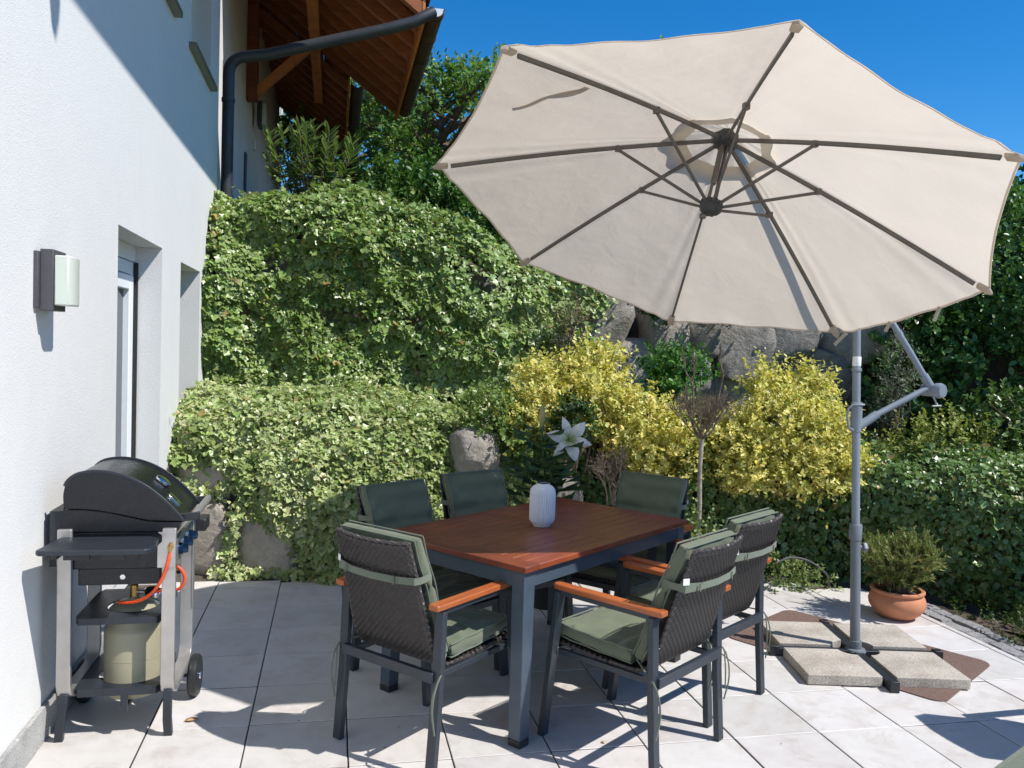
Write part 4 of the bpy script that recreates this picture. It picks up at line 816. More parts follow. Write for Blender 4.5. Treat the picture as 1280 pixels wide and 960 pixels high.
# ------------------------------------------------------------------ table and lantern
TA=R(38.2); tl,tw=1.37,.86; F0=V(.766,3.149,0); td=V(math.cos(TA),math.sin(TA),0); tp=V(-math.sin(TA),math.cos(TA),0); TC=F0+td*tl/2+tp*tw/2
tb=thing('dining_table','red brown slatted wooden dining table with blue grey metal legs','table',(TC[0],TC[1],0),rz=TA)
m=MB(); fw=.085
m.b2((-tl/2,-tw/2,.725),(-tl/2+fw,tw/2,.75)); m.build('end_board',M['tablewood_y'],tb,bevel=.003,world=False)
m=MB(); m.b2((tl/2-fw,-tw/2,.725),(tl/2,tw/2,.75)); m.build('end_board',M['tablewood_y'],tb,bevel=.003,world=False)
m=MB(); L0=-tl/2+fw+.0015; gap=.003
m.b2((L0,-tw/2,.7255),(-L0,-tw/2+.07,.7505)); m.build('side_board',M['tablewood'],tb,bevel=.003,world=False); m=MB(); m.b2((L0,tw/2-.07,.7255),(-L0,tw/2,.7505)); m.build('side_board',M['tablewood'],tb,bevel=.003,world=False)
m=MB(); n=11; w=(tw-.14-gap*(n+1))/n
for half in (0,1):
    a,b=(L0+.002,-.032) if half==0 else (.032,-L0-.002)
    for k in range(n): y=-tw/2+.07+gap+k*(w+gap); m.b2((a,y,.728),(b,y+w,.7495))
m.build('slats',M['tablewood'],tb,bevel=.0025,world=False)
m=MB(); m.b2((-.030,-tw/2+.072,.7275),(.030,tw/2-.072,.7497)); m.build('middle_board',M['tablewood_y'],tb,bevel=.003,world=False)
m=MB(); 
m.b2((-tl/2+.085,-tw/2+.022,.655),(tl/2-.085,-tw/2+.047,.722)); m.b2((-tl/2+.085,tw/2-.047,.655),(tl/2-.085,tw/2-.022,.722))
m.b2((-tl/2+.022,-tw/2+.085,.655),(-tl/2+.047,tw/2-.085,.722)); m.b2((tl/2-.047,-tw/2+.085,.655),(tl/2-.022,tw/2-.085,.722)); m.b2((-.03,-tw/2+.05,.70),(.03,tw/2-.05,.722)); m.build('apron',M['tableleg'],tb,bevel=.002,world=False)
for a in (-1,1):
    for b in (-1,1):
        m=MB(); x=a*(tl/2-.052);y=b*(tw/2-.052); m.add([(x+sx*.034*k+a*o,y+sy*.034*k+b*o,z) for z,k,o in ((.035,.90,.012),(.722,1,0)) for sx,sy in ((-1,-1),(1,-1),(1,1),(-1,1))],[(3,2,1,0),(4,5,6,7),(0,1,5,4),(1,2,6,5),(2,3,7,6),(3,0,4,7)]); lg=m.build('leg',M['tableleg'],tb,bevel=.004,world=False)
        m=MB(); m.box((x+a*.012,y+b*.012,.0205),(.062,.062,.030)); m.build('foot_cap',M['blackplastic'],lg,bevel=.003,world=False)
lx,ly=1.02,3.90
t=thing('lantern','white ribbed ceramic lantern with a black ring on the table','lantern',(lx,ly,.7505))
rb=lambda a,h:1+(.075*abs(math.cos(a*16)) if .03<h<.185 else 0)
m=MB(); m.lathe([(.040,0),(.043,.004),(.044,.010),(.052,.016),(.058,.032),(.0595,.06),(.0595,.16),(.057,.182),(.047,.198),(.034,.205),(.030,.212),(.026,.212),(.026,.19),(0,.188)],(lx,ly,.7505),176,fn=rb); m.build('body',M['lantern'],t,ang=60)
m=MB(); m.tube([(lx+.028*math.cos(a),ly+.028*math.sin(a),.7505+.215) for a in np.linspace(0,2*PI,24,endpoint=False)],.0035,8,closed=True); m.build('ring',M['blacksteel'],t)

# ------------------------------------------------------------------ chairs
def tri(x): return abs(((x)%2)-1)
SP=[(.235,.418),(.23,.405),(.19,.402),(.05,.392),(-.10,.384),(-.165,.388),(-.205,.408),(-.232,.45),(-.25,.50),(-.285,.62),(-.325,.745),(-.370,.884)]
spp,_,spL=path_pts(SP,400)
def shell_pt(f):
    q=f*(len(spp)-1); i=min(int(q),len(spp)-2); return spp[i]*(1-(q-i))+spp[i+1]*(q-i)
def shell_frame(f):
    a=shell_pt(max(0,f-.01));b=shell_pt(min(1,f+.01)); t=unit(b-a); return shell_pt(f),t,np.array([-t[1],t[0]]) # normal points up/forward?
def make_chair():
    root=thing('garden_chair','x','chair')
    # woven shell with real over-under relief
    NU,NV=30,72; ru,rv=3,3; W=.225
    nu,nv=NU*ru+1,NV*rv+1; vs=np.zeros((nv,nu,3)); cols=np.zeros((nv,nu,4)); cols[...,3]=1
    cellc=rng.random((NV+1,NU+1))
    for j in range(nv):
        f=j/(nv-1); p,tg,nn=shell_frame(f); v=f*NV; 
        halfw=.215-.025*max(0,(f-.4)/.6); curve=.028*max(0,(f-.5)/.5)
        for i in range(nu):
            u=i/(nu-1)*NU; a=(i/(nu-1)-.5)*2
            ci,cj=int(min(u,NU-1e-6)),int(min(v,NV-1e-6)); par=(ci+cj)%2
            hgt=.0068*math.sin(PI*(u-ci))*(1 if par else .15)*(max(0,math.sin(PI*(v-cj)))**.5)
            off=hgt; x=a*halfw
            dip=(.030*(1-a*a))*(-1)*max(0,(f-.48)/.52)   # hollowed backrest
            drop=-.012*max(0,(f-.8)/.2)*(a*a)*0
            top=.018*(1-a*a)*max(0,(f-.85)/.15)*-1
            P=p-nn*off+np.array([-1,0])*(-dip)*0+np.array([dip*.9,top*.35])
            vs[j,i]=(x,P[0],P[1]); c=.55+.5*cellc[cj,ci]+(.35 if par else -.30); b=np.array([.021,.018,.0175])*c
            if ci in(0,NU-1) or cj>=NV-1: b=b*1.9
            cols[j,i,:3]=b
    thick=.012; back=vs.copy(); 
    for j in range(nv):
        _,_,nn=shell_frame(j/(nv-1)); back[j,:,1]+=nn[0]*thick; back[j,:,2]+=nn[1]*thick
    allv=np.concatenate([vs.reshape(-1,3),back.reshape(-1,3)]); o=nv*nu; fs=[]
    for j in range(nv-1):
        for i in range(nu-1):
            a=j*nu+i; fs.append((a,a+1,a+nu+1,a+nu)); fs.append((o+a,o+a+nu,o+a+nu+1,o+a+1))
    for i in range(nu-1):
        fs.append((i,o+i,o+i+1,i+1)); a=(nv-1)*nu+i; fs.append((a,a+1,o+a+1,o+a))
    for j in range(nv-1):
        a=j*nu; fs.append((a,a+nu,o+a+nu,o+a)); a=j*nu+nu-1; fs.append((a,o+a,o+a+nu,a+nu))
    me=bpy.data.meshes.new('woven_seat'); me.from_pydata(allv.tolist(),[],fs); me.update(); me.polygons.foreach_set('use_smooth',[True]*len(me.polygons)); me.set_sharp_from_angle(angle=R(60))
    ca=me.color_attributes.new('tint','FLOAT_COLOR','POINT'); ca.data.foreach_set('color',np.concatenate([cols.reshape(-1),cols.reshape(-1)]).astype(np.float32)); ws=link('woven_seat',me,M['wicker'],root)
    # braided edge
    m=MB()
    for s in (-1,1):
        pts=[]
        for k in range(261):
            f=.30+.70*k/260; p,tg,nn=shell_frame(f); pts.append((s*(.215-.025*max(0,(f-.4)/.6)+.001+.003*math.cos(k*1.9)),p[0]-nn[0]*-.006+.003*math.sin(k*1.9),p[1]+.003))
        m.tube(pts,.0062,6)
    pts=[]
    for k in range(121):
        a=(k/60-1); p=shell_pt(1.0); dip=-.030*(1-a*a); pts.append((a*.191,p[0]+dip*.9+.003*math.sin(k*1.9)-.004,p[1]-.0063*(1-a*a)+.003*math.cos(k*1.9)+.003))
    m.tube(pts,.0068,6)
    eb=m.build('braided_edge',M['wicker'],ws,world=False); cc=eb.data.color_attributes.new('tint','FLOAT_COLOR','POINT'); cc.data.foreach_set('color',np.tile(np.array([.055,.048,.046,1],np.float32),len(eb.data.vertices)))
    mt=M['anthracite']
    for s in (-1,1):
        x=s*.250
        m=MB(); m.sweep([(x,.262,.0),(x,.195,.625)],[(-.013,-.021),(.013,-.021),(.013,.021),(-.013,.021)],up=(1,0,0)); m.build('leg',mt,root,bevel=.003,world=False)
        m=MB(); m.sweep([(x,-.285,0),(x,-.262,.30),(x,-.250,.625)],[(-.013,-.021),(.013,-.021),(.013,.021),(-.013,.021)],up=(1,0,0)); m.build('leg',mt,root,bevel=.003,world=False)
        m=MB(); m.b2((x-.013,-.26,.613),(x+.013,.21,.634)); m.build('arm_support',mt,root,bevel=.002,world=False)
        m=MB(); pl=[(-.30,-.022),(-.285,-.0255),(.19,-.0255),(.215,-.020),(.222,0),(.215,.020),(.19,.0255),(-.285,.0255),(-.30,.022)]; m.prism(pl,lambda u,v,w:(x+v,u,.635+w+ (.006 if u>.2 else 0)*0),.022); m.build('armrest',M['teak'],root,bevel=.004,world=False)
        m=MB(); m.b2((x-s*.03-.008,-.24,.352),(x-s*.03+.008,.225,.376)); m.build('seat_rail',mt,root,bevel=.002,world=False)
    m=MB(); m.b2((-.242,-.285,.355),(.242,-.262,.395)); m.build('rear_bar',mt,root,bevel=.003,world=False)
    m=MB(); m.b2((-.242,.205,.352),(.242,.228,.384)); m.build('front_bar',mt,root,bevel=.003,world=False)
    return root
def make_cushion():
    root=thing('chair_cushion','x','cushion')
    def pad(prof,half,T,n=(29,45),crease=None):
        pp,_,L=path_pts(prof,200); n=(41,61)
        def fr(f):
            q=f*199; i=min(int(q),198); p=pp[i]*(1-(q-i))+pp[i+1]*(q-i); t=unit(pp[min(i+2,199)]-pp[max(i-1,0)]); return p,np.array([t[1],-t[0]])
        def ed(a): return max(0,1-abs(a)**16)**.22
        def S(side):
            def g(u,v):
                a,b=2*u-1,2*v-1
                # concentrate samples on the rim
                a=math.sin(a*PI/2)*.85+a*.15; b=math.sin(b*PI/2)*.85+b*.15
                p,nn=fr((b+1)/2); th=T*ed(a)*ed(b)*(1+.18*(1-a*a)*(1-b*b)); 
                if crease: th*= (1-.55*math.exp(-((((b+1)/2)-crease)/.035)**2))
                wr=.011*(vnoise(np.array([[a*2.1,b*3.3,side*4.+T*9]]),1.6,4)[0]-.5)*2*ed(a)*ed(b)
                q=p+nn*(side*th*.5+wr); x=a*half*(1+.012*math.sin(b*9)); return (x,q[0],q[1])
            return g
        m=MB(); m.grid(S(1),*n); m.grid(S(-1),*n); 
        rings=[]
        for side in (1,-1):
            pts=[]
            for (u,v) in [(k/24,0) for k in range(24)]+[(1,k/40) for k in range(40)]+[(1-k/24,1) for k in range(24)]+[(0,1-k/40) for k in range(40)]:
                a,b=2*u-1,2*v-1; p,nn=fr((b+1)/2); q=p+nn*(side*T*.43); pts.append((a*half*.985*(1+.012*math.sin(b*9)),q[0],q[1]))
            rings.append(pts)
        return m,rings
    # seat pad lies on the woven seat, back pad leans on the back
    m,r=pad([(.245,.448),(.15,.440),(.0,.432),(-.13,.428)],.205,.060); sp=m.build('seat_pad',M['cushion'],root,world=False,ang=70)
    q=MB(); [q.tube(x,.0035,6,closed=True) for x in r]; q.build('piping',M['piping'],sp,world=False)
    m,r=pad([(-.150,.425),(-.185,.50),(-.222,.62),(-.272,.76),(-.320,.870),(-.328,.900)],.198,.054,crease=.60); bp=m.build('back_pad',M['cushion'],root,world=False,ang=70)
    q=MB(); [q.tube(x,.0035,6,closed=True) for x in r]; q.build('piping',M['piping'],bp,world=False)
    # band round the back of the chair
    m=MB(); zc=.745; P=[(-.196,-.255,zc+.004),(-.206,-.285,zc+.002),(-.207,-.325,zc),(-.199,-.350,zc),(-.11,-.371,zc-.003),(0,-.379,zc-.004),(.11,-.371,zc-.003),(.199,-.350,zc),(.207,-.325,zc),(.206,-.285,zc+.002),(.196,-.255,zc+.004)]
    m.sweep(P,[(-.0012,-.013),(.0012,-.013),(.0012,.013),(-.0012,.013)],up=(0,0,1)); bd=m.build('band',M['piping'],root,world=False)
    m=MB(); 
    for x in (-.135,.12): m.box((x,-.3765,zc-.003),(.006,.004,.030))
    m.build('band_stitch',M['cushion'],bd,world=False)
    m=MB(); m.box((-.197,-.352,zc+.024),(.026,.003,.024),rz=-.5); m.build('care_label',M['tag'],root,world=False)
    for s in (-1,1):
        for k in range(2):
            m=MB(); pts=[(s*.195,-.15,.42),(s*.225,-.20,.405),(s*.262,-.245,.395),(s*.272,-.275,.385),(s*(.262+.010*k),-.292-.008*k,.34),(s*(.258+.012*k),-.300-.010*k,.27),(s*(.262+.006*k),-.298+.006*k,.22-.05*k)]
            m.tube(smooth(pts,16),[.0034]*16,5); m.build('tie',M['piping'],root,world=False)
    return root
ch0=make_chair(); cu0=make_cushion(); used=False
GCH='woven armchairs round the dining table'; GCU='green pads tied to the armchairs'
CH=[((.435,3.372),42,'woven garden chair at the near left table end with its back to the camera','green pad of the near left end chair, its band across the woven back'),
    ((1.25,3.215),126,'woven garden chair at the front right side, nearest the camera with seat pad showing','green pad of the nearest right hand chair, half its seat in sun'),
    ((1.672,3.632),125,'woven garden chair second along the right side, behind the nearest right hand one','green pad of the second right hand chair, toward the parasol pole'),
    ((.505,3.985),-55,'garden chair left of two in shade across the table, facing the camera','green pad in shade, left of the two backs beyond the table'),
    ((.945,4.335),-62,'garden chair right of two in shade across the table, left of the lantern','green pad in shade, right of the two backs beyond the table, near the lantern'),
    ((1.60,4.27),223,'garden chair at the far right table end, facing the camera before the bare stem','green pad of the chair at the far right table end by the bare stem'),
    ((3.60,2.66),2,'garden chair just past the right edge, its shadow on the tiles near the slabs','green pad of the garden chair just past the right edge')]
for k,((x,y),a,l1,l2) in enumerate(CH):
    c=ch0 if k==0 else copy_tree(ch0); u=cu0 if k==0 else copy_tree(cu0)
    for o,l,g_ in ((c,l1,GCH),(u,l2,GCU)): o.location=(x,y,.006); o.rotation_euler=(0,0,R(a-90)); o['label']=l; o['group']=g_

# footstool at the bottom right corner
fx_,fy_,fa_=2.19,1.86,R(27)
t=thing('footstool','low metal footstool carrying a green pad at the bottom right corner','footstool',(fx_,fy_,.006),rz=fa_)
for a in (-1,1):
    for b in (-1,1): m=MB(); m.b2((a*.205-.016,b*.205-.016,0),(a*.205+.016,b*.205+.016,.385)); m.build('leg',M['anthracite'],t,bevel=.003,world=False)
m=MB(); m.b2((-.225,-.225,.386),(.225,.225,.402)); m.build('seat',M['wicker'],t,bevel=.005,world=False)
t=thing('footstool_pad','pale sunlit green pad whose corner shows at the bottom right corner','cushion',(fx_,fy_,.41),rz=fa_)
m=MB(); ee=lambda a:max(0,1-abs(a)**14)**.25
for sd2 in (1,-1): m.grid(lambda u,v,sd2=sd2:(.235*math.sin((2*u-1)*PI/2),.235*math.sin((2*v-1)*PI/2),.03+sd2*.03*ee(math.sin((2*u-1)*PI/2))*ee(math.sin((2*v-1)*PI/2))),41,41)
m.build('pad',M['cushion'],t,world=False,ang=70)
m=MB(); m.tube([(x*.233,y*.233,.053) for x,y in [(-1+k/10,-1) for k in range(20)]+[(1,-1+k/10) for k in range(20)]+[(1-k/10,1) for k in range(20)]+[(-1,1-k/10) for k in range(20)]],.004,6,closed=True); m.build('piping',M['piping'],t,world=False)

# ------------------------------------------------------------------ gas grill
GX=-.81
t=thing('gas_grill','black gas grill on a steel cart against the white wall','grill',(GX,3.66,0))
YN,YF=3.475,3.90
for X in (-1.005,-.622):
    pts=[(X,YN,.855),(X,YN,.24),(X,YN+.018,.20),(X,YN+.06,.178),(X,YF-.06,.178),(X,YF-.018,.20),(X,YF,.24),(X,YF,.80)]
    m=MB(); m.sweep(pts,[(-.011,-.026),(.011,-.026),(.011,.026),(-.011,.026)],up=(1,0,0)); 
    fr_=m.build('cart_frame',M['steel'],t,bevel=.003)
for X,o in ((-1.005,-.02),(-.622,.004)):
    m=MB(); m.sweep([(X,YN+.015,.195),(X+o*.5,YN+.0,.08),(X+o,YN+.02,.005)],[(-.014,-.016),(.014,-.016),(.014,.016),(-.014,.016)],up=(1,0,0)); m.build('foot',M['greysteel'],t,bevel=.003)
for X,s in ((-.578,1),(-1.035,-1)):
    w=MB(); w.lathe([(.055,-.022),(.082,-.022),(.091,-.014),(.093,0),(.091,.014),(.082,.022),(.055,.022)],(X,YF-.02,.094),40,(1,0,0),fn=lambda a,h:1+(.012*(math.cos(30*a)>0) if abs(h)<.02 else 0)); wh=w.build('wheel',M['blackplastic'],t,ang=25)
    w=MB(); w.lathe([(.018,-.024),(.055,-.018),(.057,.018),(.05,.020),(.048,.010),(.02,.012),(.016,.026),(0,.027)],(X,YF-.02,.094),28,(s,0,0)); w.build('rim',M['chrome'],wh)
m=MB(); m.tube([(-1.06,YF-.02,.094),(-.56,YF-.02,.094)],.008,10); m.build('axle',M['greysteel'],t)
def tray(m,x0,x1,y0,y1,z,lip=.025,th=.004):
    m.b2((x0,y0,z),(x1,y1,z+th)); m.b2((x0,y0,z-lip),(x1,y0+th,z)); m.b2((x0,y1-th,z-lip),(x1,y1,z)); m.b2((x0,y0+th,z-lip),(x0+th,y1-th,z)); m.b2((x1-th,y0+th,z-lip),(x1,y1-th,z))
bx,by,br=-.79,3.655,.112
# shelves with a round opening for the gas bottle
def holed(m,x0,x1,y0,y1,z,r,th=.005,lip=.022):
    n=40; an=[2*PI*k/n for k in range(n)]; inn=[(bx+r*math.cos(a),by+r*math.sin(a)) for a in an]; out=[]
    for a in an:
        c,s=math.cos(a),math.sin(a); k=min(((x1-bx) if c>0 else (bx-x0))/max(abs(c),1e-6),((y1-by) if s>0 else (by-y0))/max(abs(s),1e-6)); out.append((bx+c*k,by+s*k))
    vs=[(x,y,zz) for zz in (z,z+th) for x,y in inn]+[(x,y,zz) for zz in (z-lip,z+th) for x,y in out]
    fs=[]
    for k in range(n):
        q=(k+1)%n; fs+=[(n+k,n+q,3*n+q,3*n+k),(k,2*n+k,2*n+q,q),(k,q,n+q,n+k),(2*n+k,3*n+k,3*n+q,2*n+q)]
    m.add(vs,fs)
m=MB(); holed(m,-.975,-.652,YN+.012,YF-.012,.490,.100); m.build('middle_shelf',M['greysteel'],t,smooth=False)
m=MB(); holed(m,-.975,-.652,YN+.012,YF-.012,.205,.128,.005,.026); m.b2((-.80,YN+.03,.112),(-.775,YF-.03,.128)); m.b2((-.80,YN+.013,.112),(-.775,YN+.03,.19)); m.b2((-.80,YF-.03,.112),(-.775,YF-.013,.19)); m.build('bottom_shelf',M['greysteel'],t,smooth=False)
# firebox
m=MB(); m.b2((-1.01,YN+.015,.690),(-.650,YF-.015,.84)); fb=m.build('firebox',M['blacksteel'],t,bevel=.006)
m=MB(); m.b2((-.965,YN+.03,.622),(-.66,YF-.03,.690)); m.build('grease_tray',M['blacksteel'],fb,bevel=.004)
m=MB(); m.lathe([(.011,0),(.010,.004),(0,.005)],(-.80,YN+.028,.655),16,(0,-1,0)); m.build('screw',M['chrome'],fb)
m=MB(); m.lathe([(.016,0),(.015,.003),(0,.003)],(-.845,YN+.013,.745),16,(0,-1,0)); m.build('vent_hole',M['blackplastic'],fb)
m=MB(); m.b2((-1.07,YN+.03,.70),(-1.012,YF-.02,.92)); m.build('rear_shield',M['greysteel'],fb,bevel=.003)
# lower bowl of the hood and hood
def Sx(pl,n=40): return [tuple(p) for p in path_pts(pl,n)[0]]
bowl=[(-1.015,.842),(-1.015,.935)]+Sx([(-1.012,.93),(-.90,.925),(-.80,.905),(-.70,.882),(-.575,.878)],14)+Sx([(-.575,.878),(-.60,.855),(-.645,.842)],6)
m=MB(); m.prism(bowl,lambda u,v,w:(u,3.482+w,v),.378); m.build('bowl',M['blacksteel'],t,bevel=.004)
lidp=Sx([(-1.013,.935),(-1.014,1.0),(-1.004,1.036),(-.975,1.064),(-.925,1.078),(-.86,1.077),(-.79,1.059),(-.72,1.024),(-.65,.968),(-.60,.915),(-.572,.882)],44)
m=MB(); shp=lidp+[(-.70,.884),(-.80,.907),(-.90,.927)]
def lidf(u,v,w): return (u,3.478+w,v)
m.prism(shp,lidf,.388); L=m.build('lid',M['blacksteel'],t,bevel=.004,ang=32)
for y in (3.474,3.858):
    m=MB(); m.sweep([(x,y+.006,z+.002) for x,z in lidp[6:]],[(-.006,-.003),(.006,-.003),(.006,.004),(-.006,.004)],up=(0,1,0)); m.build('lid_edge',M['greysteel'],L,bevel=.0015)
def onlid(x): 
    k=min(range(len(lidp)-1),key=lambda i:abs(lidp[i][0]-x)+(9 if i<20 else 0)); a,b=lidp[k],lidp[k+1]; d=unit(np.array(b)-np.array(a)); return V(lidp[k][0],0,lidp[k][1]),V(d[0],0,d[1]),V(-d[1]*-1*-1,0,d[0]) 
p,d,nn=onlid(-.69); nn=V(-d[2],0,d[0]); nn=nn if nn[2]>0 else -nn
m=MB(); m.lathe([(.030,0),(.034,.004),(.034,.012),(.028,.016),(0,.015)],V(p[0],3.68,p[2]),24,nn); m.build('thermometer',M['chrome'],L)
p,d,nn=onlid(-.625); nn=V(-d[2],0,d[0]); nn=nn if nn[2]>0 else -nn
m=MB(); m.box(V(p[0],3.60,p[2])+nn*.002,(.06,.055,.006),m=np.stack([d,V(0,1,0),nn],1)); e=m.build('badge',M['chrome'],L,bevel=.001)
m=MB(); m.box(V(p[0],3.60,p[2])+nn*.0045,(.026,.024,.002),m=np.stack([d,V(0,1,0),nn],1)); m.build('badge_mark',M['greysteel'],e)
m=MB(); m.b2((-.545,3.50,.888),(-.520,3.885,.915)); hd=m.build('lid_handle',M['steel'],L,bevel=.008)
for y in (3.495,3.865):
    m=MB(); m.add([(-.60,y,.872),(-.515,y,.885),(-.515,y,.915),(-.60,y,.905),(-.60,y+.02,.872),(-.515,y+.02,.885),(-.515,y+.02,.915),(-.60,y+.02,.905)],[(0,1,2,3),(7,6,5,4),(0,4,5,1),(1,5,6,2),(2,6,7,3),(3,7,4,0)]); m.build('handle_bracket',M['blackplastic'],hd,bevel=.003)
# near side table
m=MB(); pl=[(-1.042,3.262),(-1.028,3.247),(-.668,3.247),(-.648,3.266),(-.642,3.31),(-.655,3.43),(-.688,3.468),(-1.005,3.468),(-1.02,3.452)]
m.prism(pl,lambda u,v,w:(u,v,.806+w),.020); sd1=m.build('side_table',M['greysteel'],t,bevel=.004)
m=MB(); m.b2((-1.0,3.30,.78),(-.98,3.46,.806)); m.b2((-.72,3.30,.78),(-.70,3.46,.806)); m.b2((-.95,3.262,.786),(-.86,3.275,.806)); m.b2((-.82,3.262,.786),(-.74,3.275,.806)); m.build('support_bar',M['blackplastic'],sd1,bevel=.002)
m=MB(); m.prism([(-.664,.842),(-.596,.842),(-.596,.70),(-.664,.70),(-.664,.79),(-.648,.805),(-.648,.83)],lambda u,v,w:(u,YN-.018+w,v),.010); m.build('corner_plate',M['steel'],t,bevel=.001)
# front panel with knobs
m=MB(); m.b2((-.648,YN+.02,.70),(-.600,YF-.02,.80)); cp=m.build('control_panel',M['steel'],t,bevel=.004)
for y in (3.56,3.68,3.80):
    m=MB(); m.lathe([(.024,0),(.024,.012),(.019,.016),(.017,.034),(0,.035)],(-.600,y,.752),20,(1,0,0)); m.build('knob',M['skyknob'],cp)
m=MB(); m.b2((-.59,3.90,.745),(-.545,4.02,.80)); m.build('side_bracket',M['blackplastic'],t,bevel=.006)
m=MB(); m.b2((-.60,YF-.015,.40),(-.594,YF+.03,.80)); m.build('side_panel',M['steel'],t,bevel=.002)
# gas bottle, hose, regulator
gb=thing('gas_bottle','squat beige gas bottle standing in the shelves of the grill cart','gas bottle',(bx,by,.1285))
m=MB(); m.lathe([(.085,0),(.100,.004),(.111,.02),(.1115,.05),(.1115,.27),(.108,.285),(.0965,.300),(.0955,.355),(.08,.372),(.05,.386),(.022,.392),(.022,.40)],(bx,by,.1285),48); m.build('body',M['bottle'],gb)
m=MB(); m.lathe([(.112,-.003),(.1128,0),(.112,.003)],(bx,by,.29),48); m.build('weld_seam',M['bottle'],gb)
m=MB(); m.lathe([(.016,0),(.016,.05),(.010,.055),(.008,.075)],(bx,by,.528),14); m.lathe([(.026,.070),(.028,.078),(.026,.088),(0,.089)],(bx,by,.528),18,fn=lambda a,h:1+.1*math.cos(6*a)); m.build('valve',M['brass'],gb)
m=MB(); m.lathe([(.03,-.012),(.036,-.006),(.036,.006),(.03,.012)],(bx+.075,by-.01,.548),20,(.2,-.2,1)); m.tube([(bx,by,.548),(bx+.05,by-.008,.548)],.008,8); rg=m.build('regulator',M['chrome'],gb)
m=MB(); hp=smooth([(-.618,3.462,.765),(-.622,3.452,.73),(-.635,3.45,.68),(-.665,3.46,.62),(-.72,3.50,.565),(-.79,3.54,.538),(-.83,3.56,.535)],40); m.tube(hp,.0068,10)
hp=smooth([(-.715,3.64,.552),(-.66,3.62,.565),(-.60,3.60,.575),(-.583,3.60,.61),(-.600,3.60,.655),(-.64,3.61,.672),(-.68,3.62,.66)],36); m.tube(hp,.0068,10); m.build('hose',M['hose'],t)
m=MB(); m.tube([(-.613,3.458,.800),(-.618,3.460,.765)],[.009,.0085],6); m.lathe([(.0125,0),(.0125,.012)],(-.615,3.459,.778),6); m.build('hose_fitting',M['brass'],t)

# ------------------------------------------------------------------ terracotta bowl, cable, leaves
PX,PY=3.52,4.52
t=thing('plant_bowl','round bellied terracotta bowl on the patio right of the parasol base','flower pot',(PX,PY,.005))
m=MB(); m.lathe([(.085,0),(.10,.004),(.14,.035),(.165,.075),(.170,.105),(.160,.135),(.146,.152),(.152,.158),(.160,.166),(.160,.176),(.150,.182),(.136,.178),(.132,.15)],(PX,PY,.006),56,fn=lambda a,h:1+.004*math.sin(3*a+h*20)); m.build('bowl',M['terracotta'],t)
m=MB(); m.lathe([(0,.158),(.135,.152)],(PX,PY,.006),24); m.build('soil',M['soil'],t)
t=thing('potted_conifer','fine leaved yellow green shrub growing in the terracotta bowl','shrub',(PX,PY,.16))
m=MB(); O=[];D=[];L=[]
for k in range(80):
    a=k*2.4; tilt=.08+.62*random.random(); d=unit(V(math.cos(a)*tilt,math.sin(a)*tilt,.75+.5*random.random())); ln_2=.16+.20*random.random()*(1 if k%5 else 1.25); b=V(PX+.05*math.cos(a),PY+.05*math.sin(a),.165); e=b+d*ln_2; m.tube([b,(b+e)/2+V(0,0,.015),e],[.004,.003,.0015],5)
    for q in range(20): f=.2+.8*random.random(); O.append(b+(e-b)*f); D.append(unit(d*.8+rng.normal(0,.45,3)+V(0,0,.35)));L.append(.05+.06*random.random())
m.build('stem',M['twig'],t)
lp,ln,ld=shoots(np.array(O),np.array(D),np.array(L),16,.55); c=pick([(.12,.20,.05),(.20,.24,.07),(.36,.26,.12),(.09,.16,.04)],len(lp)); leaves('foliage',lp,ln,ld,.021+.014*rng.random(len(lp)),np.clip(c,.01,.6),np.clip(c*1.15,.01,.6),T_NEEDLE,M['leaf'],t)
m=MB(); m.tube(smooth([(3.02,5.12,.20),(3.12,5.12,.235),(3.25,5.12,.215),(3.36,5.12,.155),(3.42,5.12,.10),(3.44,5.12,.02)],26),.0065,8); tag(m.build('garden_hose',M['cable'],None),'grey hose end arching out of the low plants behind the woven chairs','hose')
def fallen(x,y,s,a,lab):
    vs,fs,_=T_OVAL; o=MB(); cs,sn=math.cos(a),math.sin(a); o.add([(x+s*(p[0]*cs-p[1]*sn),y+s*(p[0]*sn+p[1]*cs),.0095+abs(p[2])*s*1.2) for p in vs],[tuple(f) for f in fs]); b=o.build('fallen_leaf',M['dryleaf'],None); sm=b.modifiers.new('s','SOLIDIFY'); sm.thickness=.001; tag(b,lab,'leaf')
fallen(-.575,3.60,.055,-1.3,'dry brown fallen leaf on the tile in front of the grill')
fallen(1.13,3.16,.022,.5,'tiny dry leaf on the patio among the chair shadows')

n_=90; P=np.stack([rng.uniform(-1.0,3.6,n_),rng.uniform(2.6,5.5,n_),np.full(n_,.0095)],1); P[:34,0]=rng.uniform(1.8,3.7,34)
c=pick([(.20,.13,.07),(.10,.07,.045),(.26,.24,.10)],n_); lo_=leaves('leaf_litter',P,np.tile([0,0,1.],(n_,1))+rng.normal(0,.12,(n_,3)),np.concatenate([rng.standard_normal((n_,2)),np.zeros((n_,1))],1),.005+.012*rng.random(n_)**2.5,c,c,T_OVAL,M['leaf'],None); tag(lo_,'tiny bits of dry leaf litter strewn over the patio tiles','leaf litter',kind='stuff')

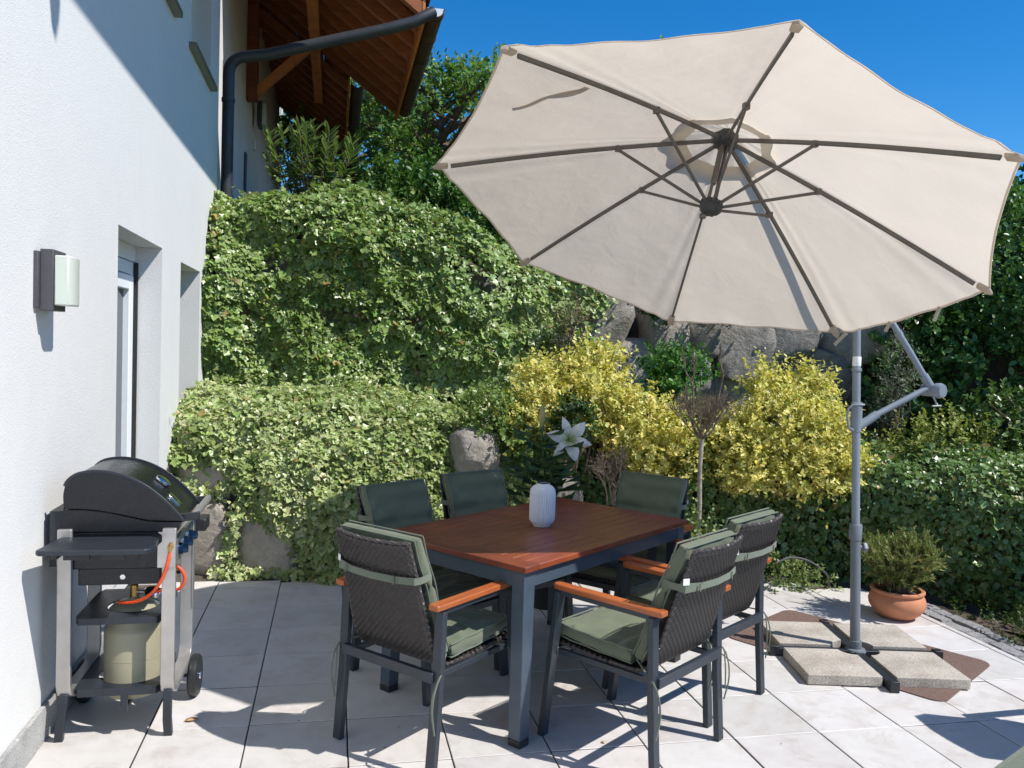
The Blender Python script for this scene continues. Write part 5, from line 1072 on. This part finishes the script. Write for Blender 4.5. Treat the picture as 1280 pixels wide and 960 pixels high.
# ------------------------------------------------------------------ light, sky, camera
sc=bpy.context.scene
AZ,EL_=R(147),R(52)
sd=V(math.cos(AZ)*math.cos(EL_),math.sin(AZ)*math.cos(EL_),-math.sin(EL_))
l=bpy.data.lights.new('sun','SUN'); l.energy=4.4; l.angle=R(.53); l.color=(1,.965,.91); lo=bpy.data.objects.new('sun',l); C.objects.link(lo); lo.rotation_euler=Vector(sd).to_track_quat('-Z','Y').to_euler(); lo.location=(6,-4,9)
w=bpy.data.worlds.new('World'); sc.world=w; w.use_nodes=True; nt=w.node_tree; nt.nodes.clear()
bg=nt.nodes.new('ShaderNodeBackground'); sky=nt.nodes.new('ShaderNodeTexSky'); ow=nt.nodes.new('ShaderNodeOutputWorld'); sky.sky_type='NISHITA'; sky.sun_disc=False; sky.sun_elevation=EL_; sky.sun_rotation=math.atan2(-sd[0],-sd[1]); sky.altitude=0; sky.air_density=1.0; sky.dust_density=0; sky.ozone_density=7.0
hs=nt.nodes.new('ShaderNodeHueSaturation'); hs.inputs['Saturation'].default_value=1.3; nt.links.new(sky.outputs[0],hs.inputs['Color'])
bg.inputs[1].default_value=.115; nt.links.new(hs.outputs[0],bg.inputs[0]); nt.links.new(bg.outputs[0],ow.inputs[0])
cam=bpy.data.cameras.new('camera'); co=bpy.data.objects.new('camera',cam); C.objects.link(co); sc.camera=co
cam.sensor_fit='HORIZONTAL'; cam.sensor_width=36; cam.lens=36*1031.92/1280; cam.clip_start=.05; cam.clip_end=2000
yw,pt_,rl=R(12.241),R(-2.506),R(1.975)
f=V(math.sin(yw)*math.cos(pt_),math.cos(yw)*math.cos(pt_),math.sin(pt_)); r0=V(math.cos(yw),-math.sin(yw),0); u0=np.cross(r0,f); r_=math.cos(rl)*r0+math.sin(rl)*u0; u_=-math.sin(rl)*r0+math.cos(rl)*u0
co.matrix_world=Matrix(((r_[0],u_[0],-f[0],0),(r_[1],u_[1],-f[1],0),(r_[2],u_[2],-f[2],1.62),(0,0,0,1)))
vs=sc.view_settings; vs.view_transform='Standard'; vs.look='None'; vs.exposure=0.43; vs.gamma=1; vs.use_curve_mapping=False
